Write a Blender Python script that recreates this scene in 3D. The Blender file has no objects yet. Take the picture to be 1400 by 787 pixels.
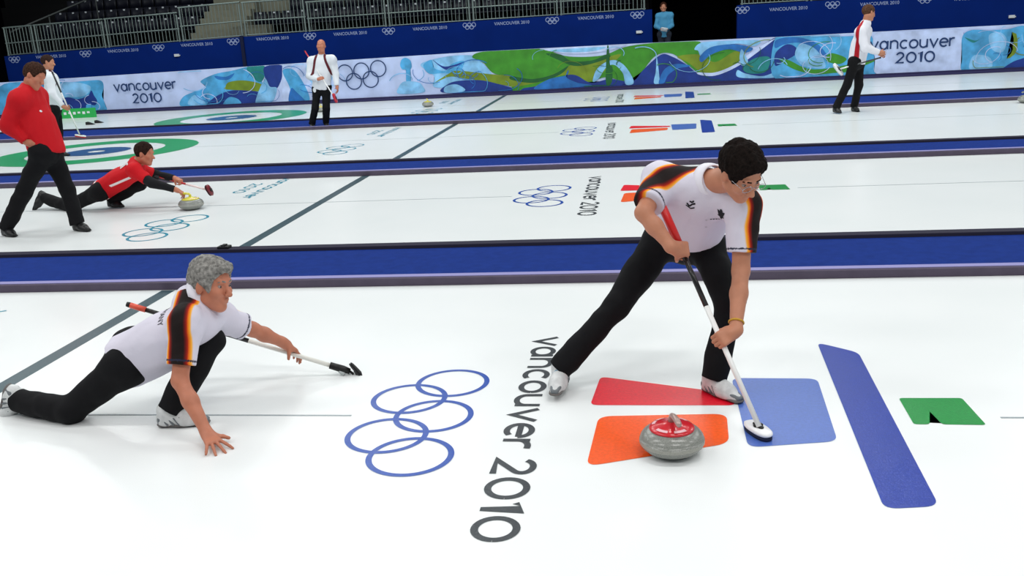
import bpy, bmesh, math, random
import numpy as np
from mathutils import Vector, Matrix
from mathutils.bvhtree import BVHTree
random.seed(7)
SC = bpy.context.scene
COL = SC.collection

# ---------------------------------------------------------------- camera, light, exposure
cam_d = bpy.data.cameras.new('camera'); cam = bpy.data.objects.new('camera', cam_d); COL.objects.link(cam)
cam_d.sensor_width = 36.0; cam_d.lens = 33.23; cam_d.clip_end = 200
YAW, PITCH, ROLL = 0.1498, 0.2736, -0.0572
CAM = Vector((3.772, -4.3255, 1.8936))
_f = Vector((-math.sin(YAW)*math.cos(PITCH), math.cos(YAW)*math.cos(PITCH), -math.sin(PITCH)))
_r0 = Vector((math.cos(YAW), math.sin(YAW), 0)); _u0 = _r0.cross(_f)
_r = math.cos(ROLL)*_r0 + math.sin(ROLL)*_u0; _u = -math.sin(ROLL)*_r0 + math.cos(ROLL)*_u0
cam.matrix_world = Matrix(((_r.x, _u.x, -_f.x, CAM.x), (_r.y, _u.y, -_f.y, CAM.y), (_r.z, _u.z, -_f.z, CAM.z), (0, 0, 0, 1)))
SC.camera = cam
SC.view_settings.view_transform = 'Standard'; SC.view_settings.look = 'None'
SC.view_settings.exposure = 0.0; SC.view_settings.gamma = 1.0
SC.view_settings.use_curve_mapping = False
w = bpy.data.worlds.new('arena_air'); SC.world = w; w.use_nodes = True
w.node_tree.nodes['Background'].inputs[0].default_value = (0.86, 0.93, 1.0, 1)
w.node_tree.nodes['Background'].inputs[1].default_value = 0.20

def area(name, loc, size, power, col=(1, 1, 1), rot=(0, 0, 0)):
    d = bpy.data.lights.new(name, 'AREA'); d.shape = 'RECTANGLE'; d.size, d.size_y = size
    d.energy = power; d.color = col
    o = bpy.data.objects.new(name, d); o.location = loc; o.rotation_euler = rot; COL.objects.link(o)
    return o
for Yl, pw in ((-6.5, 1080), (-0.5, 840), (6.0, 800), (12.2, 1000), (18.0, 1050)):
    for Xl in (-12, -3, 6, 15):
        area('roof_lamp', (Xl, Yl, 8.5), (5.0, 0.9), pw*0.27, (1.0, 0.99, 0.97) if Yl < 3 else (0.95, 1.0, 0.99))

# ---------------------------------------------------------------- materials
MATS = {}
def srgb(c):
    return tuple(((v/255)/12.92 if v/255 <= 0.04045 else ((v/255+0.055)/1.055)**2.4) for v in c) + (1,)
def mat(name, rgb, rough=0.6, metal=0.0, spec=0.4, noise=0.0, nscale=30.0, bump=0.0, bscale=200.0, coat=0.0, emit=0):
    if name in MATS: return MATS[name]
    m = bpy.data.materials.new(name); m.use_nodes = True; nt = m.node_tree
    b = nt.nodes['Principled BSDF']; c = srgb(rgb)
    b.inputs['Base Color'].default_value = c; b.inputs['Roughness'].default_value = rough
    b.inputs['Metallic'].default_value = metal; b.inputs['Specular IOR Level'].default_value = spec
    b.inputs['Coat Weight'].default_value = coat
    tc = nt.nodes.new('ShaderNodeTexCoord')
    if noise > 0:
        n = nt.nodes.new('ShaderNodeTexNoise'); n.inputs['Scale'].default_value = nscale; n.inputs['Detail'].default_value = 4
        r = nt.nodes.new('ShaderNodeValToRGB'); nt.links.new(tc.outputs['Object'], n.inputs['Vector'])
        r.color_ramp.elements[0].position = 0.3; r.color_ramp.elements[1].position = 0.7
        r.color_ramp.elements[0].color = tuple(v*(1-noise) for v in c[:3])+(1,)
        r.color_ramp.elements[1].color = tuple(min(1, v*(1+noise)) for v in c[:3])+(1,)
        nt.links.new(n.outputs['Fac'], r.inputs['Fac']); nt.links.new(r.outputs['Color'], b.inputs['Base Color'])
    if bump > 0:
        n2 = nt.nodes.new('ShaderNodeTexNoise'); n2.inputs['Scale'].default_value = bscale; n2.inputs['Detail'].default_value = 3
        bp = nt.nodes.new('ShaderNodeBump'); bp.inputs['Strength'].default_value = bump; bp.inputs['Distance'].default_value = 0.01
        nt.links.new(tc.outputs['Object'], n2.inputs['Vector']); nt.links.new(n2.outputs['Fac'], bp.inputs['Height'])
        nt.links.new(bp.outputs['Normal'], b.inputs['Normal'])
    MATS[name] = m
    return m

def ramp_mat(name, attr, stops, rough=0.75, bump=0.25, trim=None):
    """cloth whose colour follows a stored coordinate (printed or sewn stripes)"""
    m = bpy.data.materials.new(name); m.use_nodes = True; nt = m.node_tree; b = nt.nodes['Principled BSDF']
    b.inputs['Roughness'].default_value = rough; b.inputs['Specular IOR Level'].default_value = 0.25
    a = nt.nodes.new('ShaderNodeAttribute'); a.attribute_name = attr
    mp = nt.nodes.new('ShaderNodeMapRange'); mp.inputs['From Max'].default_value = 0.2
    nt.links.new(a.outputs['Fac'], mp.inputs['Value'])
    r = nt.nodes.new('ShaderNodeValToRGB'); cr = r.color_ramp
    while len(cr.elements) > 1: cr.elements.remove(cr.elements[0])
    cr.elements[0].position = stops[0][0]/0.2; cr.elements[0].color = srgb(stops[0][1])
    for p_, c_ in stops[1:]:
        e = cr.elements.new(min(1, p_/0.2)); e.color = srgb(c_)
    nt.links.new(mp.outputs['Result'], r.inputs['Fac'])
    out = r.outputs['Color']
    if trim:
        a2 = nt.nodes.new('ShaderNodeAttribute'); a2.attribute_name = 'trim'
        mx = nt.nodes.new('ShaderNodeMix'); mx.data_type = 'RGBA'
        nt.links.new(a2.outputs['Fac'], mx.inputs['Factor']); nt.links.new(out, mx.inputs['A'])
        mx.inputs['B'].default_value = srgb(trim); out = mx.outputs['Result']
    nt.links.new(out, b.inputs['Base Color'])
    n2 = nt.nodes.new('ShaderNodeTexNoise'); n2.inputs['Scale'].default_value = 14; n2.inputs['Detail'].default_value = 4
    tc = nt.nodes.new('ShaderNodeTexCoord'); nt.links.new(tc.outputs['Object'], n2.inputs['Vector'])
    bp = nt.nodes.new('ShaderNodeBump'); bp.inputs['Strength'].default_value = bump; bp.inputs['Distance'].default_value = 0.02
    nt.links.new(n2.outputs['Fac'], bp.inputs['Height']); nt.links.new(bp.outputs['Normal'], b.inputs['Normal'])
    MATS[name] = m
    return m

M_ICE = bpy.data.materials.new('pebbled_ice'); M_ICE.use_nodes = True
def _ice():
    nt = M_ICE.node_tree; b = nt.nodes['Principled BSDF']
    tc = nt.nodes.new('ShaderNodeTexCoord')
    n = nt.nodes.new('ShaderNodeTexNoise'); n.inputs['Scale'].default_value = 1.3; n.inputs['Detail'].default_value = 6
    nt.links.new(tc.outputs['Object'], n.inputs['Vector'])
    r = nt.nodes.new('ShaderNodeValToRGB')
    r.color_ramp.elements[0].color = (0.79, 0.822, 0.822, 1); r.color_ramp.elements[1].color = (0.86, 0.876, 0.876, 1)
    nt.links.new(n.outputs['Fac'], r.inputs['Fac']); nt.links.new(r.outputs['Color'], b.inputs['Base Color'])
    b.inputs['Roughness'].default_value = 0.22; b.inputs['Specular IOR Level'].default_value = 0.35; b.inputs['IOR'].default_value = 1.31
    v = nt.nodes.new('ShaderNodeTexNoise'); v.inputs['Scale'].default_value = 160; v.inputs['Detail'].default_value = 2
    nt.links.new(tc.outputs['Object'], v.inputs['Vector'])
    bp = nt.nodes.new('ShaderNodeBump'); bp.inputs['Strength'].default_value = 0.22; bp.inputs['Distance'].default_value = 0.002
    nt.links.new(v.outputs['Fac'], bp.inputs['Height']); nt.links.new(bp.outputs['Normal'], b.inputs['Normal'])
_ice()
def ice_ink(name, rgb):
    return mat(name, rgb, rough=0.28, spec=0.35, noise=0.10, nscale=60, bump=0.15, bscale=160)

# ---------------------------------------------------------------- mesh helpers
def link(name, me, m=None, parent=None):
    o = bpy.data.objects.new(name, me); COL.objects.link(o)
    if m is not None:
        for mm in (m if isinstance(m, (list, tuple)) else [m]): me.materials.append(mm)
    if parent is not None: o.parent = parent
    return o
def tag(o, label, cat=None, group=None):
    o['label'] = label
    if cat: o['category'] = cat
    if group: o['group'] = group
    return o
def struct(o): o['kind'] = 'structure'; return o
def obj(name, bm, m=None, parent=None, smooth=False):
    me = bpy.data.meshes.new(name); bm.normal_update(); bm.to_mesh(me); bm.free()
    if smooth:
        for p in me.polygons: p.use_smooth = True
    return link(name, me, m, parent)
def empty(name, loc=(0, 0, 0)):
    o = bpy.data.objects.new(name, None); o.location = loc; o.empty_display_size = 0.1; COL.objects.link(o); return o
def box(bm, x0, x1, y0, y1, z0, z1, bev=0.0, mi=0):
    vs = [bm.verts.new((x, y, z)) for z in (z0, z1) for x, y in ((x0, y0), (x1, y0), (x1, y1), (x0, y1))]
    fs = []
    for q in ((3, 2, 1, 0), (4, 5, 6, 7), (0, 1, 5, 4), (1, 2, 6, 5), (2, 3, 7, 6), (3, 0, 4, 7)):
        f = bm.faces.new([vs[i] for i in q]); f.material_index = mi; fs.append(f)
    if bev > 0:
        es = set(e for f in fs for e in f.edges)
        bmesh.ops.bevel(bm, geom=list(es), offset=bev, segments=2, affect='EDGES', profile=0.5)
def tube(bm, pts, rads, n=12, caps=True, mi=0):
    pts = [Vector(p) for p in pts]
    if not isinstance(rads, (list, tuple)): rads = [rads]*len(pts)
    rings = []; up = None
    for i, p in enumerate(pts):
        d = (pts[min(i+1, len(pts)-1)] - pts[max(i-1, 0)]).normalized()
        if up is None: up = d.orthogonal().normalized()
        up = (up - d*up.dot(d)).normalized(); s = d.cross(up)
        rings.append([bm.verts.new(p + rads[i]*(math.cos(2*math.pi*k/n)*up + math.sin(2*math.pi*k/n)*s)) for k in range(n)])
    for a, b in zip(rings, rings[1:]):
        for k in range(n):
            f = bm.faces.new((a[k], a[(k+1) % n], b[(k+1) % n], b[k])); f.material_index = mi
    if caps:
        bm.faces.new(rings[0][::-1]).material_index = mi; bm.faces.new(rings[-1]).material_index = mi
def lathe(bm, prof, n=48, c=(0, 0, 0), mi=0):
    rings = []
    for r, z in prof:
        if r < 1e-6: rings.append([bm.verts.new((c[0], c[1], c[2]+z))])
        else: rings.append([bm.verts.new((c[0]+r*math.cos(2*math.pi*k/n), c[1]+r*math.sin(2*math.pi*k/n), c[2]+z)) for k in range(n)])
    for a, b in zip(rings, rings[1:]):
        for k in range(n):
            if len(a) == 1 and len(b) == 1: continue
            if len(a) == 1: f = bm.faces.new((a[0], b[(k+1) % n], b[k]))
            elif len(b) == 1: f = bm.faces.new((a[k], a[(k+1) % n], b[0]))
            else: f = bm.faces.new((a[k], a[(k+1) % n], b[(k+1) % n], b[k]))
            f.material_index = mi

# flat stroke lettering and marks -------------------------------------------------
def arc(cx, cy, rx, ry, a0, a1, n=18):
    return [(cx+rx*math.cos(math.radians(a0+(a1-a0)*i/n)), cy+ry*math.sin(math.radians(a0+(a1-a0)*i/n))) for i in range(n+1)]
GL = {
 'v': (1.02, [[(0.02, 1), (.43, .04), (.84, 1)]]),
 'a': (1.10, [arc(.43, .5, .38, .46, 0, 360, 26), [(.84, 1), (.84, .02)]]),
 'n': (1.02, [[(.05, 1), (.05, .02)], arc(.42, .6, .37, .38, 180, 0)+[(.79, .02)]]),
 'c': (0.95, [arc(.46, .5, .40, .46, 48, 312, 22)]),
 'o': (1.12, [arc(.50, .5, .42, .46, 0, 360, 28)]),
 'u': (1.05, [[(.05, 1), (.05, .42)]+arc(.42, .42, .37, .38, 180, 360), [(.79, 1), (.79, .02)]]),
 'e': (1.02, [arc(.46, .5, .40, .46, 0, 315, 24), [(.07, .52), (.86, .52)]]),
 'r': (0.72, [[(.05, 1), (.05, .02)], arc(.42, .58, .37, .38, 180, 70, 8)]),
 '2': (0.98, [arc(.40, .98, .34, .36, 165, -38, 14)+[(.05, .04), (.80, .04)]]),
 '0': (1.24, [arc(.55, .67, .46, .63, 0, 360, 30)]),
 '1': (0.62, [[(.02, 1.08), (.32, 1.33), (.32, .02)]]),
 ' ': (0.45, []),
}
def text_strokes(s):
    x = 0; out = []
    for ch in s:
        adv, st = GL[ch]
        for l in st: out.append([(x+a, b) for a, b in l])
        x += adv
    return out, x
def ribbon(bm, pts, hw, fn, closed=False, mi=0):
    """flat pen stroke of half width hw along 2D pts; fn maps (x,y) to 3D"""
    n = len(pts); L = []; R = []
    for i in range(n):
        if closed: a = Vector(pts[(i-1) % n]); b = Vector(pts[(i+1) % n])
        else: a = Vector(pts[max(i-1, 0)]); b = Vector(pts[min(i+1, n-1)])
        p = Vector(pts[i]); d1 = (p-a); d2 = (b-p)
        d = (b-a).normalized(); nn = Vector((-d.y, d.x)); k = 1.0
        if d1.length > 1e-9 and d2.length > 1e-9:
            c = d1.normalized().dot(d2.normalized()); k = min(1/max(math.sqrt(max((1+c)/2, 0.05)), 0.3), 2.2)
        L.append(bm.verts.new(fn(*(p+nn*hw*k)))); R.append(bm.verts.new(fn(*(p-nn*hw*k))))
    for i in range(n if closed else n-1):
        j = (i+1) % n
        f = bm.faces.new((R[i], R[j], L[j], L[i])); f.material_index = mi
def smooth_poly(pts, n=6):
    out = []; m = len(pts)
    for i in range(m):
        p0, p1, p2, p3 = (Vector(pts[(i+k) % m]) for k in (-1, 0, 1, 2))
        for j in range(n):
            t = j/n
            out.append(0.5*((2*p1)+(-p0+p2)*t+(2*p0-5*p1+4*p2-p3)*t*t+(-p0+3*p1-3*p2+p3)*t**3))
    return [(v.x, v.y) for v in out]
def round_poly(pts, r, n=6):
    out = []; m = len(pts)
    for i in range(m):
        p = Vector(pts[i]); a = (Vector(pts[i-1])-p); b = (Vector(pts[(i+1) % m])-p)
        rr = min(r, a.length*.45, b.length*.45); s = p+a.normalized()*rr; e = p+b.normalized()*rr
        for j in range(n+1):
            t = j/n; q = (1-t)**2*s+2*t*(1-t)*p+t*t*e; out.append((q.x, q.y))
    return out
def flat_poly(bm, pts, fn, mi=0):
    vs = [bm.verts.new(fn(x, y)) for x, y in pts]
    f = bm.faces.new(vs); f.material_index = mi
    bmesh.ops.triangulate(bm, faces=[f])

# ---------------------------------------------------------------- setting: ice, dividers, barrier, wall, stands
bm = bmesh.new(); box(bm, -24, 22, -9, 21.45, -0.3, 0.0)
ice = struct(obj('floor', bm, M_ICE)); ice['label'] = 'white pebbled ice of the four curling sheets'
CENT = [0.0, 6.13, 12.25, 18.85]
K_DARK = ice_ink('dark_line_under_ice', (62, 84, 92)); K_BLUE = ice_ink('ring_blue_under_ice', (38, 78, 168))
K_TEXT = ice_ink('charcoal_lettering_under_ice', (62, 66, 70)); K_TEAL = ice_ink('teal_under_ice', (24, 142, 168))
K_GREEN = ice_ink('green_house_under_ice', (40, 158, 98)); K_HBLUE = ice_ink('house_blue_under_ice', (40, 85, 140))
K_WH = ice_ink('white_under_ice', (232, 240, 240)); K_MID = ice_ink('thin_grey_line', (150, 160, 165))
K_RED = ice_ink('red_bar_under_ice', (232, 22, 46)); K_OR = ice_ink('orange_bar_under_ice', (244, 92, 30))
K_LB = ice_ink('light_blue_bar', (78, 108, 186)); K_NB = ice_ink('royal_blue_bar', (28, 56, 156)); K_GB = ice_ink('green_bar_under_ice', (24, 140, 62))
Z1 = 0.0015
bm = bmesh.new()
for (a, b) in ((-3.2, 2.44), (3.66, 8.15), (9.1, 14.45), (16.0, 21.4)): box(bm, -0.055, 0.055, a, b, 0.0002, Z1)
obj('hog_line', bm, K_DARK, ice)['label'] = 'dark grey hog line crossing the sheets'
for c in CENT:
    bm = bmesh.new(); box(bm, -12, 2.25, c-0.007, c+0.007, 0.0002, Z1); box(bm, 5.38, 20, c-0.007, c+0.007, 0.0002, Z1)
    obj('center_line', bm, K_MID, ice)
def ring_xy(k): return ((2.69, .45), (2.5, .225), (2.68, 0.0), (2.5, -.235), (2.67, -.46))[k]
def rings(cx, cy, z=Z1, r=0.190, hw=0.0145, dx=0.0, m=None, stretch=1.0):
    b = bmesh.new()
    for k in range(5):
        x, y = ring_xy(k); x = x-2.6+cx; y = (y*stretch)+cy
        ribbon(b, [(x+r*math.cos(t*math.pi/28), y+r*math.sin(t*math.pi/28)) for t in range(56)], hw, lambda a, c_, kk=k: (a, c_, z+kk*0.0001), closed=True)
    return obj('ring_emblem', b, m, ice)
def ice_text(s, x, y0, sx, sy, hw, m, width=None):
    st, L = text_strokes(s); b = bmesh.new()
    if width: sx = width/L
    for i, l in enumerate(st):
        ribbon(b, [(p[0]*sx, p[1]*sy) for p in l], hw, lambda a, c_, ii=i: (x+c_, y0-a, Z1+0.00004*(ii % 9)))
    return obj('lettering', b, m, ice)
for i, c in enumerate(CENT):
    rings(2.6, c, m=K_BLUE)
    ice_text('vancouver 2010', 3.075, c+1.21, 0, 0.132, 0.0155, K_TEXT, width=2.42)
    bars = (
     ('red_bar', K_RED, [(3.50, .535), (3.465, .14), (4.19, .14), (4.17, .30)], 0.045),
     ('orange_bar', K_OR, [(3.515, 0.0), (3.485, -.545), (4.12, -.30), (4.135, .035)], 0.07),
     ('light_blue_bar', K_LB, [(4.20, .51), (4.20, -.34), (4.60, -.27), (4.64, .50)], 0.06),
     ('royal_blue_bar', K_NB, [(4.735, 1.07), (4.93, .90), (4.87, -.85), (4.66, -.88)], 0.06),
     ('green_bar', K_GB, [(4.985, .235), (5.28, .235), (5.29, -.085), (5.10, -.08), (5.085, .07), (5.045, -.08), (4.975, -.08)], 0.02))
    for nm, m_, pts, rr in bars:
        b = bmesh.new(); flat_poly(b, round_poly([(x, y+c) for x, y in pts][::-1], rr), lambda x, y: (x, y, Z1))
        obj(nm, b, m_, ice)
    rings(-1.34, c-1.2, m=K_TEAL)
    ice_text('vancouver', -1.17, c+1.95, 0, 0.11, 0.013, K_TEAL, width=1.55)
    ice_text('2010', -1.47, c+1.55, 0, 0.11, 0.013, K_TEAL, width=0.75)
    for (ra, rb, m_, nm) in ((1.22, 1.83, K_GREEN, 'outer_green_ring'), (0.15, 0.61, K_HBLUE, 'inner_blue_ring')):
        b = bmesh.new(); ribbon(b, [(-6.4+(ra+rb)/2*math.cos(t*math.pi/48), HC+(ra+rb)/2*math.sin(t*math.pi/48)) for HC in [(0, 6.07, 12.14, 18.21)[i]] for t in range(96)],
                                (rb-ra)/2, lambda x, y: (x, y, Z1+.0006), closed=True)
        obj(nm, b, m_, ice)

M_CARP = mat('blue_divider_carpet', (24, 50, 124), rough=0.95, spec=0.1, noise=0.10, nscale=14, bump=0.4, bscale=300)
M_FOAM = mat('grey_purple_foam_bumper', (84, 76, 92), rough=0.8, spec=0.2, noise=0.08, nscale=9)
M_LIP = mat('pale_purple_bumper_edge', (140, 136, 186), rough=0.7)
M_FARB = mat('black_foam_bumper', (44, 42, 58), rough=0.85, spec=0.2)
for i, (y0, y1) in enumerate(((2.45, 3.62), (8.02, 9.10), (14.42, 16.20))):
    bm = bmesh.new(); box(bm, -24, 22, y0+.10, y1-.12, 0.0, 0.045)
    t = struct(obj('trim_%d' % (i+1), bm, M_CARP)); t['label'] = 'blue carpeted divider strip between two sheets'
    bm = bmesh.new(); box(bm, -24, 22, y0, y0+.10, 0.0, 0.062, 0.006); obj('near_bumper', bm, M_FOAM, t)
    bm = bmesh.new(); box(bm, -24, 22, y0+.03, y0+.105, 0.0625, 0.067); obj('bumper_edge', bm, M_LIP, t)
    bm = bmesh.new(); box(bm, -24, 22, y1-.12, y1, 0.0, 0.075, 0.006); obj('far_bumper', bm, M_FARB, t)

# rink-side barrier with printed artwork
YB = 21.6
def topz(x):
    P_ = ((-24, .98), (-14.9, 1.02), (-9.2, 1.08), (-5.5, 1.13), (-.5, 1.18), (4, 1.17), (7, 1.15), (22, 1.14))
    for (a, za), (b, zb) in zip(P_, P_[1:]):
        if x <= b: return za+(zb-za)*(x-a)/(b-a)
    return P_[-1][1]
AC = {'pale': (186, 200, 236), 'sky': (128, 184, 226), 'cyan': (74, 158, 208), 'blue': (34, 104, 176), 'navy': (20, 50, 130),
      'green': (58, 134, 34), 'darkgreen': (24, 88, 40), 'olive': (112, 134, 30), 'teal': (28, 122, 120)}
bar = empty('printed_barrier', (0, YB, 0)); tag(bar, 'long rink-side barrier printed with green and blue wave artwork, lettering and rings', 'barrier')
def bar_board():
    b = bmesh.new(); xs = [-24+i*0.5 for i in range(93)]
    F = [(x, 0.10) for x in xs]; cols = []
    for x in xs:
        cols.append([b.verts.new((x, 0, 0.09)), b.verts.new((x, 0, topz(x))), b.verts.new((x, .06, topz(x))), b.verts.new((x, .06, .09))])
    for p, q in zip(cols, cols[1:]):
        for k in range(4): b.faces.new((p[k], q[k], q[(k+1) % 4], p[(k+1) % 4]))
    return b
obj('board', bar_board(), mat('pale_printed_board', AC['pale'], rough=0.5, noise=0.12, nscale=2.2), bar)
bm = bmesh.new(); box(bm, -24, 22, -0.03, .06, 0.0, 0.10); box(bm, -24, 22, -0.13, -0.03, 0.0, 0.05)
obj('kickboard', bm, mat('dark_purple_kickboard', (44, 40, 84), rough=0.7), bar)
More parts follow.
